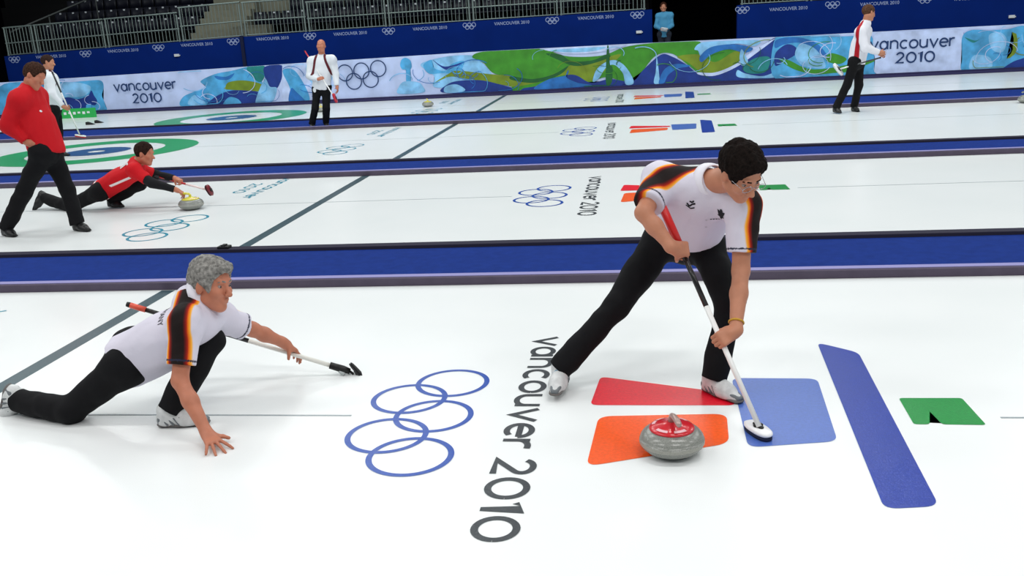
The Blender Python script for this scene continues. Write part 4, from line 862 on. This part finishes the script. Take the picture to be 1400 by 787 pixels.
    # ---- shoes
    for S in 'RL':
        a, t, sn = foR[S]
        if sn is None: sn = nz(np.array([-1., 0, .1])-np.dot(np.array([-1., 0, .1]), t)*t)
        wd = np.cross(t, sn); Q = lambda x, y, z=0: a+t*x+sn*y+wd*z
        Sh = Body(); smt = M_SHW if shoe == 'white' else M_SHB
        Sh.cap(Q(-.035, .050), Q(.10, .056), .038, .042, k=.03); Sh.cap(Q(.08, .058), Q(.165, .064), .043, .028, k=.03, n=sn, q=.75)
        Sh.cap(Q(-.02, .0), Q(-.02, .05), .046, .042, k=.025); Sh.cap(Q(-.0, .01), Q(.09, .045), .040, .036, k=.03)
        Sh.cap(Q(.0, -.05), Q(-.01, .0), .034, .042, k=.02, cuts=((Q(0, -.028), -sn),))
        s_o = add(Sh, 'shoe', smt, rs=min(res, .006), gcuts=((Q(0, .080), sn),))
        So = Body(); So.cap(Q(-.035, .074), Q(.05, .074), .041, .038, k=.02, n=sn, q=.35); So.cap(Q(.05, .074), Q(.165, .074), .042, .036, k=.03, n=sn, q=.35)
        so = add(So, 'sole', M_SOLE if shoe == 'white' else M_SOLEK, rs=min(res, .006), gcuts=((Q(0, .086), sn),))
        so.parent = s_o
        if shoe == 'white':
            b = bmesh.new()
            for i in range(5):
                x = .035+.020*i; y = .004+.0105*i
                tube(b, [Vector(Q(x, y, z)+sn*(.018*(z/.03)**2)-sn*.024-base) for z in (-.030, -.015, 0, .015, .030)], .0042, 6)
            lo = obj('laces', b, mat('pale_blue_lace', (120, 170, 196) if key == 'sweeper' else (90, 96, 96), rough=.7), s_o)
            Pn = Body()
            for q in (-1, 1): [Pn.cap(Q(x0, .030, q*.040), Q(x0+.025, .066, q*.043), .007, .007, k=.003) for x0 in (-.03, .0, .03, .06)]; Pn.cap(Q(-.045, .040, q*.028), Q(-.05, .062, q*.022), .016, .014, k=.01); Pn.cap(Q(.13, .050, q*.022), Q(.185, .060, q*.010), .012, .012, k=.01)
            pn = add(Pn, 'side_panel', mat('grey_shoe_panel', (104, 110, 114), rough=.5), rs=.005); pn.parent = s_o
    # ---- hair
    if hair != 'none':
        Hh = Body(); e = dict(short=.010, medium=.014, full=.013, cropped=.006)[hair or 'short']
        Hh.ell(H(0, .042, -.016), (r, u, f), np.array((.074+e, .088+e, .098+e))*hs, k=.01)
        if hair in ('medium', 'full'):
            Hh.ell(H(0, .092, .050), (r, u, f), np.array((.064, .034, .048))*hs, k=.02)
        if hair == 'medium':
            Hh.ell(H(0, -.02, -.075), (r, u, f), np.array((.064, .060, .038))*hs, k=.02)
        Hh.ell(H(0, -.040, .114), (r, u, f), np.array((.115, .122, .082))*hs, k=.008, op='s')
        for q in (-1, 1): Hh.ell(H(q*.095, -.040, .012), (r, u, f), np.array((.050, .050, .032))*hs, k=.008, op='s')
        if balding: Hh.ell(H(0, .14, .04), (r, u, f), np.array((.075, .09, .12))*hs, k=.01, op='s')
        am = .0075 if hair in ('medium', 'full') else .004
        add(Hh, 'hair', hair_mat('hair_%d_%d_%d' % haircol, haircol), rs=min(res, .005), smooth=0,
            noise=lambda p: am*(vnoise(p@np.diag((1, 1, .45)), 42, 5)+.6*vnoise(p, 95, 6)), gcuts=((H(0, -.078, -.05), -u),))
    if face and res < .0065:
        for q in (-1, 1):
            b = bmesh.new(); bmesh.ops.create_uvsphere(b, u_segments=14, v_segments=10, radius=.0105*hs)
            bmesh.ops.translate(b, verts=b.verts, vec=Vector(H(q*.032, .006, .0715)-base))
            eo = obj('eye', b, M_EYEW, person, True)
            b = bmesh.new(); bmesh.ops.create_uvsphere(b, u_segments=12, v_segments=8, radius=.0062*hs)
            bmesh.ops.translate(b, verts=b.verts, vec=Vector(H(q*.032, .006, .0768)-base)); obj('iris', b, M_IRIS, eo, True)
            Bw = Body(); Bw.cap(H(q*.014, .028, .090), H(q*.030, .032, .086), .0042*hs, k=.004); Bw.cap(H(q*.030, .032, .086), H(q*.046, .026, .074), .0042*hs, .003, k=.004)
            add(Bw, 'eyebrow', hair_mat('hair_%d_%d_%d' % haircol, haircol), rs=.003)
    ctx = dict(J=J, H=H, up=up, ss=ss, front=front, sp=sp, hp=hp, base=base, person=person, shirt=shirt, neck=neck, r=r, u=u, f=f)
    return ctx

def decal(cx, name, host, polys, org, right, upv, m, off=.002):
    """thin printed mark laid onto the cloth"""
    o = host; dg = None
    bvh = BVHTree.FromPolygons([v.co[:] for v in o.data.vertices], [p.vertices[:] for p in o.data.polygons])
    right = nz(right); upv = nz(upv-np.dot(upv, right)*right); nrm = np.cross(right, upv)
    bm = bmesh.new(); base = cx['base']
    for pts in polys:
        flat_poly(bm, pts, lambda x, y: Vector(org+right*x+upv*y+nrm*.15-base))
    bmesh.ops.subdivide_edges(bm, edges=bm.edges, cuts=1)
    for v in bm.verts:
        h = bvh.ray_cast(v.co, Vector(-nrm))
        v.co = (h[0]+Vector(nrm)*off) if h[0] is not None else v.co-Vector(nrm)*.15
    return obj(name, bm, m, o)

# ---------------------------------------------------------------- brooms
def broom(p0, p1, label, cols, head='pad', grip=.0145, headrgb=(235, 238, 240), cat='broom', splits=(.0, .52, .78, 1.0), hup=(0, 0, 1)):
    p0 = Vector(p0); p1 = Vector(p1); d = (p1-p0).normalized()
    t = empty('curling_broom', p0); z = Vector((0, 0, 0))
    L = (p1-p0).length; at = lambda s: d*(L*s)
    nm = ('shaft', 'shaft_middle', 'grip_sleeve')
    for i, c in enumerate(cols):
        b = bmesh.new(); rr = (.0125, .0128, grip)[min(i, 2)]
        tube(b, [at(splits[i]), at(splits[i+1])], rr, 14); o = obj(nm[min(i, 2)], b, mat('broom_%d_%d_%d' % c, c, rough=.35, coat=.2), t, True)
    b = bmesh.new(); tube(b, [at(1.0), at(1.0)+d*.02], [.016, .014], 12); obj('end_cap', b, mat('black_plastic', (16, 16, 16), rough=.5), t, True)
    side = d.cross(Vector(hup)); side = side.normalized() if side.length > .1 else Vector((1, 0, 0)); return t, d, side, L, z
P_ = {k: {a: np.array(b) for a, b in v.items()} for k, v in POSES.items()}
RT = np.array((0.989, 0.134, -0.055)); UPI = np.array((0.016, 0.275, 0.961)); FWD = np.array((-0.144, 0.952, -0.27))
# ---------------------------------------------------------------- foreground sweeper
s_ = P_['sweeper']; bd = nz(s_['b1']-s_['b0']); bl = np.linalg.norm(s_['b1']-s_['b0']); on = lambda q: s_['b0']+bd*bl*q
sw = figure('person', 'sweeper', 'dark-haired player in white striped polo shirt bending over a broom beside the red-handled stone', 'polo_shirt', M_GER,
    shoe='white', res=.0055, hs=1.10, hair='full', haircol=(22, 16, 14), stripes='shoulder', collar=mat('white_collar', (228, 226, 236), rough=.8),
    hands={'R': dict(on=(on(.70), bd), n=FWD*.8+UPI*-.3, thumbdir=-1, curl=(58, 72, 48), perp=.85), 'L': dict(on=(on(.335), bd), n=FWD+RT*-.2, thumbdir=1, curl=(58, 72, 48), perp=.85)}, tuck=.12, bulk=1.08, so={'R': (.25, 1, -.1), 'L': (1, .35, 0)})
J = sw['J']; H = sw['H']; base = sw['base']
fr, cu_, su = sw['front'], sw['up'], sw['ss']
chest = lambda a, b: sw['sp']+su*a-cu_*b+fr*.12
def E_(cx, cy, rx, ry, n=14): return [(cx+rx*math.cos(2*math.pi*i/n), cy+ry*math.sin(2*math.pi*i/n)) for i in range(n)]
def S_(pts, w): # stroke to polygon strips
    out = []
    for (x0, y0), (x1, y1) in zip(pts, pts[1:]):
        d = Vector((x1-x0, y1-y0)).normalized()*w; out.append([(x0-d.y, y0+d.x), (x0+d.y, y0-d.x), (x1+d.y, y1-d.x), (x1-d.y, y1+d.x)])
    return out
M_INK = mat('black_shirt_print', (22, 22, 30), rough=.8)
eagle = [[(-.022, .026), (-.006, .020), (-.004, -.018), (-.014, -.006)], [(.022, .026), (.014, -.006), (.004, -.018), (.006, .020)], [(-.008, .030), (0, .034), (.008, .028), (.006, -.03), (0, -.038), (-.006, -.03)], [(-.020, -.006), (-.016, -.014), (-.006, -.020), (-.006, -.010)], [(.020, -.006), (.006, -.010), (.006, -.020), (.016, -.014)]]
eagle = [p[::-1] if sum(p[k-1][0]*p[k][1]-p[k][0]*p[k-1][1] for k in range(len(p))) < 0 else p for p in eagle]
decal(sw, 'eagle_emblem', sw['shirt'], eagle, chest(.145, .015), su, cu_, M_INK)
decal(sw, 'print_line', sw['shirt'], [[(-.03+.012*i, -.003), (-.022+.012*i, -.003), (-.022+.012*i, .003), (-.03+.012*i, .003)] for i in range(5)], chest(.135, .065), su, cu_, M_INK)
decal(sw, 'brand_mark', sw['shirt'], S_([(-.022, .004), (-.008, -.010), (.006, .004), (.020, .010)], .004)+S_([(-.010, .016), (.004, .012), (.010, .022)], .004)+S_([(-.026, -.008), (.0, -.020), (.02, -.010)], .003), chest(-.01, -.015), su, cu_, M_INK)
decal(sw, 'button', sw['shirt'], [E_(0, 0, .005, .005), E_(0, -.05, .005, .005)], chest(0.09, .07), su, cu_, mat('pearl_button', (190, 190, 200), rough=.4))
b = bmesh.new(); wb = J['wrL']*.86+J['elL']*.14; wd_ = nz(J['wrL']-J['elL']); e1 = nz(np.cross(wd_, (0, 1, 0))); e2 = np.cross(wd_, e1)
tube(b, [Vector(wb+.034*(math.cos(2*math.pi*i/20)*e1+math.sin(2*math.pi*i/20)*e2)-base) for i in range(21)], .005, 8, False)
obj('wristband', b, mat('yellow_wristband', (196, 150, 40), rough=.5), sw['person'], True)
b = bmesh.new()
for q in (-1, 1):
    tube(b, [Vector(H(q*.034+.024*math.cos(2*math.pi*i/16), .006+.016*math.sin(2*math.pi*i/16), .104)-base) for i in range(17)], .0016, 6, False)
    tube(b, [Vector(H(q*.058, .010, .103)-base), Vector(H(q*.080, .010, .02)-base)], .0015, 6)
tube(b, [Vector(H(-.010, .010, .106)-base), Vector(H(.010, .010, .106)-base)], .0015, 6)
obj('glasses', b, mat('silver_glasses_frame', (170, 170, 176), rough=.2, metal=.8), sw['person'], True)

def pad_head(t, c, ld, nrm, L, W, shell, pad, hinge=(18, 18, 18), th=.022):
    c = Vector(c); ld = Vector(ld).normalized(); nrm = Vector(nrm); nrm = (nrm-ld*nrm.dot(ld)).normalized(); sd = nrm.cross(ld)
    def ov(b, l, w, z0, z1, n=36, e=2.6):
        rr = []
        for z, k in ((z0, .93), (z0+(z1-z0)*.25, 1), (z0+(z1-z0)*.7, 1), (z1, .86)):
            rr.append([b.verts.new(c+ld*(l/2*k*math.copysign(abs(math.cos(a))**(2/e), math.cos(a)))+sd*(w/2*k*math.copysign(abs(math.sin(a))**(2/e), math.sin(a)))+nrm*z) for a in [2*math.pi*i/n for i in range(n)]])
        for p, q in zip(rr, rr[1:]):
            for k in range(n): b.faces.new((p[k], p[(k+1) % n], q[(k+1) % n], q[k]))
        b.faces.new(rr[0][::-1]); b.faces.new(rr[-1]); bmesh.ops.recalc_face_normals(b, faces=b.faces)
    b = bmesh.new(); ov(b, L*.98, W*.95, -th*.9, 0); obj('sweeping_pad', b, mat('broompad_%d_%d_%d' % pad, pad, rough=.9), t, True)
    b = bmesh.new(); ov(b, L, W, 0, th); h = obj('head_shell', b, mat('broomshell_%d_%d_%d' % shell, shell, rough=.35, coat=.3), t, True)
    b = bmesh.new(); ov(b, L*.40, W*.36, th, th+.008); ov(b, L*.14, W*.62, th, th+.011); obj('hinge', b, mat('black_plastic', (16, 16, 16), rough=.5), h, True)
t, d, sd, L, z = broom(s_['b0'], s_['b1'], '', [(236, 236, 234), (20, 20, 22), (214, 40, 40)], splits=(0, .47, .725, 1.0), grip=.021)
tag(t, 'curling broom with red upper grip and white oval head held by the sweeper', 'broom')
pad_head(t, Vector((4.258, -.205, .022))-Vector(s_['b0']), (.45, -.89, 0), (0, 0, 1), .185, .078, (240, 240, 242), (24, 30, 60))
b = bmesh.new(); tube(b, [Vector((0, 0, 0)), Vector((4.258, -.205, .05))-Vector(s_['b0'])+Vector((0, 0.02, 0))], [.014, .012], 10); obj('neck_joint', b, mat('grey_plastic', (120, 120, 124), rough=.5), t, True)

# ---------------------------------------------------------------- foreground thrower
s_ = P_['thrower']; bd = nz(s_['b1']-s_['b0']); bl = np.linalg.norm(s_['b1']-s_['b0'])
th = figure('person', 'thrower', 'grey-haired player in white striped polo shirt lunging with one hand on the ice', 'polo_shirt', M_GER,
    shoe='white', res=.0055, hs=1.10, hair='full', haircol=(132, 130, 126), skin=M_SKINR, stripes='shoulder', collar=MATS['white_collar'],
    rearR=True, tuck=-.03, belly=.04, bulk=1.03, so={'R': tuple(-FWD)+(1,), 'L': (1, 0, -.3)}, soff={'R': -.005},
    hands={'R': dict(d=(.68, -.70, -.20), n=(0, 0, -1), side=(.7, .7, 0), spread=17, thumb=(1.0, .12), fin=((8, 4, 2),)*4),
           'L': dict(on=(s_['b0']+bd*bl*.27, bd), n=(.1, -.25, -.95), thumbdir=-1, curl=(14, 26, 22), perp=.03, off=.030)})
su, cu_, fr = th['ss'], th['up'], th['front']
backp = lambda a, b: th['sp']+su*a-cu_*b-fr*.12
for (txt, a, bb, sz) in (('GERMANY', -.10, .15, .045),):
    cu = bpy.data.curves.new('t', 'FONT'); cu.body = txt; cu.size = sz; cu.resolution_u = 2; cu.align_x = 'CENTER'; to = bpy.data.objects.new('t', cu); COL.objects.link(to)
    me = bpy.data.meshes.new_from_object(to.evaluated_get(bpy.context.evaluated_depsgraph_get())); bpy.data.objects.remove(to)
    o = th['shirt']; bvh = BVHTree.FromPolygons([v.co[:] for v in o.data.vertices], [p.vertices[:] for p in o.data.polygons])
    org = backp(a, bb); rg = nz(-su+fr*.8); uv = cu_; nr = nz(-fr-su*.8)
    for v in me.vertices:
        p = Vector(org+rg*v.co.x+uv*v.co.y+nr*.15-th['base']); h = bvh.ray_cast(p, Vector(-nr)); v.co = h[0]+Vector(nr)*.002 if h[0] is not None else p
    link('back_lettering', me, M_INK, o)
t, d, sd, L, z = broom(s_['b0'], s_['b1'], '', [(232, 230, 222), (20, 20, 22), (224, 84, 60)], splits=(0, .46, .93, 1.0), grip=.016)
tag(t, 'curling broom with black head held out along the ice by the lunging grey-haired player', 'broom')
dv = Vector(bd); b = bmesh.new(); tube(b, [dv*-.02, dv*.02, dv*.10], [.016, .022, .020], 12); tube(b, [dv*-.02, dv*-.045+Vector((0, -.02, 0.0))], .007, 8); obj('head_connector', b, mat('black_plastic', (16, 16, 16), rough=.5), t, True)
b = bmesh.new(); tube(b, [Vector(bd)*.04+Vector((0, -.01, -.012)), Vector(bd)*.01+Vector((0, -.02, -.022))], .011, 10); obj('clear_joint', b, mat('translucent_grey', (180, 186, 186), rough=.2), t, True)
lng = RT*.66-UPI*.72+FWD*.1
pad_head(t, Vector(-bd*.055+RT*.02+UPI*.0), lng, bd+UPI*.35, .16, .07, (24, 24, 26), (30, 30, 32), th=.010)

# ---------------------------------------------------------------- players further away
wk = figure('person', 'walker', 'player in red jacket and black trousers walking in front at far left', 'jacket', M_RED, res=.009, hs=1.08, hair='short', haircol=(58, 38, 30), skin=M_SKINR,
    long=True, belly=.03, bulk=1.17, tuck=-.03, legw=1.12, stand=True, hands={'R': dict(curl=(25, 30, 20), d=(.75, .1, -.45), n=(0, 1, 0), side=(0.3, 0, 1))})
decal(wk, 'chest_badge', wk['shirt'], [E_(0, 0, .012, .012)], wk['sp']-wk['ss']*.10-wk['up']*.16+wk['front']*.1, wk['ss'], wk['up'], M_WHT)
wt = figure('person', 'waiter', 'player in white jacket standing behind the red-jacketed walker, holding a broom', 'jacket', M_WJK, res=.011, hs=1.05, hair='short', haircol=(52, 36, 32), long=True, stripes='front', stand=True, tuck=.0, hands={'R': dict(on=(P_['waiter']['b0']*.55+P_['waiter']['b1']*.45, P_['waiter']['b1']-P_['waiter']['b0']), n=(0, 1, 0), perp=.6)})
rt_ = figure('person', 'redthrow', 'player in red shirt lunging on the second sheet with a hand on a stone', 'polo_shirt', M_REDW, res=.0085, hs=1.08, hair='short', haircol=(42, 28, 24), skin=M_SKINR, stripes='flank',
    face=True, rearR=True, tuck=-.03, bulk=.98, hands={'R': dict(curl=(40, 50, 30), d=(.85, .1, -.5), n=(-.3, 0, -.95), side=(0, 1, 0)), 'L': dict(on=(P_['redthrow']['b0']*.55+P_['redthrow']['b1']*.45, P_['redthrow']['b1']-P_['redthrow']['b0']), n=(0, 0, -1), perp=.4)})
# black undershirt sleeves of the lunging red player
Jr = rt_['J']; M_UND = mat('black_undershirt', (14, 14, 20), rough=.9)
for S in 'RL':
    B = Body(); a, e, w_ = Jr['sh'+S], Jr['el'+S], Jr['wr'+S]; a2 = a+(e-a)*.45
    B.cap(a2, e, .058, .054, k=.03); we = w_+(e-w_)*.05; B.cap(e, we, .054, .042, k=.03, cuts=((we, w_-e),))
    o = B.mesh('undershirt_sleeve', .0085, M_UND, None, local=rt_['base'], noise=wrinkle(.006, 10, 2)); o.parent = rt_['person']
decal(rt_, 'back_print', rt_['shirt'], S_([(-.06, -.05), (-.06, .05)], .012)+S_([(-.02, -.05), (-.02, .05)], .012)+S_([(-.03, .05), (.03, .05)], .012), rt_['sp']-rt_['up']*.10-rt_['front']*.10+rt_['ss']*-.10, -rt_['ss']+rt_['front']*.7, rt_['up'], M_WHT, off=.006)
bl_ = figure('person', 'bald', 'bald player in white jacket standing frontally in front of the barrier rings', 'jacket', M_WJK, res=.011, hs=1.10, hair='none', skin=M_SKINR, long=True, stripes='front', bulk=1.12, stand=True,
    face=True, tuck=-.02, hands={'R': dict(on=(P_['bald']['b0']*.59+P_['bald']['b1']*.41, P_['bald']['b1']-P_['bald']['b0']), n=(0, 1, 0), perp=.6)})
rg_ = figure('person', 'right', 'player in white jacket with red side stripe walking right across the ice', 'jacket', M_WJR, res=.011, hs=1.08, hair='short', haircol=(84, 58, 44), long=True, stripes='side', bulk=1.06, stand=True, tuck=-.02,
    hands={'R': dict(curl=(30, 40, 30), d=(.9, 0, -.1), n=(0, 1, 0), side=(0, 0, 1))})
vo = figure('person', 'volunteer', 'person in turquoise jacket standing in the dark doorway behind the barrier', 'jacket', M_TURQ, res=.011, hs=1.1, hair='short', haircol=(60, 34, 24), long=True, stand=True, tuck=-.08, bulk=.86,
    pants=mat('dark_trousers', (40, 46, 60), rough=.9), hands={'R': dict(d=(.8, -.5, -.2), n=(0, .3, 1), side=(0, -1, .3)), 'L': dict(d=(-.8, -.5, -.2), n=(0, .3, 1), side=(0, -1, .3))})
J = vo['J']; c = (J['wrR']+J['wrL'])/2+np.array((0, -.11, -.01))
bm = bmesh.new(); box(bm, -.09, .09, -.02, .02, -.05, .06, .012); box(bm, -.02, .05, -.03, -.015, -.03, .03, .006)
o = obj('folded_gloves', bm, M_WHT); o.location = c; o.rotation_euler = (.5, .2, .1)
tag(o, 'white folded thing held in the hands of the person in turquoise', 'gloves')
for cx, S in ((bl_, 1), (wk, 0)):
    J = cx['J']
o = decal(bl_, 'trouser_badge', [c_ for c_ in bl_['person'].children if c_.name.startswith('trousers')][0], [E_(0, 0, .035, .05)], bl_['J']['hipR']+bl_['ss']*-.02-bl_['up']*.02+bl_['front']*.08, bl_['ss'], bl_['up'], M_WHT, off=.012)

def small_broom(key, cols, splits, label, hd, ld, shell, pad, nrm=(0, 0, 1), off=(0, 0, 0), Lp=.2, Wp=.075):
    s_ = P_[key]; t, d, sd, L, z = broom(s_['b0'], s_['b1'], '', cols, splits=splits)
    tag(t, label, 'broom'); pad_head(t, Vector(off), ld, nrm, Lp, Wp, shell, pad)
small_broom('waiter', [(222, 224, 222), (222, 224, 222), (30, 30, 32)], (0, .4, .7, 1), 'curling broom with white shaft held low by the white-jacketed player at far left', 0, (1, .1, -.2), (236, 238, 238), (190, 40, 50))
small_broom('redthrow', [(236, 214, 212), (190, 26, 36), (20, 20, 30)], (0, .35, .75, 1), 'curling broom with dark red head held by the lunging player in red', 0, (.2, .4, -.8), (120, 22, 36), (60, 16, 26), nrm=(1, 0, .2), Lp=.15, Wp=.08)
small_broom('bald', [(236, 236, 236), (236, 236, 236), (186, 34, 48)], (0, .5, .72, 1), 'curling broom with red head held across the body of the bald standing player', 0, (.1, .5, -.8), (200, 40, 60), (170, 30, 50), nrm=(1, 0, .1), Lp=.22, Wp=.09)
small_broom('right', [(232, 234, 236), (70, 72, 76), (60, 60, 64)], (0, .3, .7, 1), 'curling broom with white head carried under the arm of the player walking right', 0, (.62, .1, -.75), (240, 242, 244), (200, 206, 210), nrm=(.6, -.5, .5), Lp=.27, Wp=.11)

# ---------------------------------------------------------------- small things on the ice
M_RUB = mat('black_rubber', (26, 26, 26), rough=.8)
for k, (x, y) in enumerate(((-10.06, 18.02), (-10.06, 18.42))):
    b = bmesh.new(); vs = [b.verts.new(p) for p in ((-.10, -.07, 0), (.10, -.07, 0), (.10, .07, 0), (-.10, .07, 0), (-.10, -.06, .075), (-.05, -.06, .06), (-.05, .06, .06), (-.10, .06, .075))]
    for q in ((3, 2, 1, 0), (0, 1, 5, 4), (1, 2, 6, 5), (2, 3, 7, 6), (3, 0, 4, 7), (4, 5, 6, 7)): b.faces.new([vs[i] for i in q])
    bmesh.ops.bevel(b, geom=b.edges[:], offset=.006, segments=2, affect='EDGES')
    o = obj('hack_foothold', b, M_RUB); o.location = (x, y, 0); tag(o, ('nearer', 'farther')[k]+' of the two black rubber hack footholds on the farthest sheet', 'foothold')
t = empty('green_sign', (-12.05, 20.35, 0)); tag(t, 'low green sign board with white marks at the left end of the farthest sheet', 'sign')
b = bmesh.new(); box(b, -.75, .75, 0, .04, 0.0, .26, .006); obj('sign_panel', b, mat('bright_green_sign', (40, 170, 80), rough=.5), t)
b = bmesh.new()
for i in range(6): box(b, -.2+.14*i, -.12+.14*i, -.003, -.001, .10+.02*(i % 2), .17)
obj('white_marks', b, M_WHT, t)
b = bmesh.new(); box(b, -.055, .055, -.04, .04, 0, .022, .006); box(b, -.02, .02, -.03, .03, .022, .034, .004)
o = obj('hog_line_sensor', b, MATS['black_plastic']); o.location = (-.02, 3.56, .0755); tag(o, 'small black sensor box on the near divider by the hog line', 'sensor')
# two tiny cups standing on the farthest divider
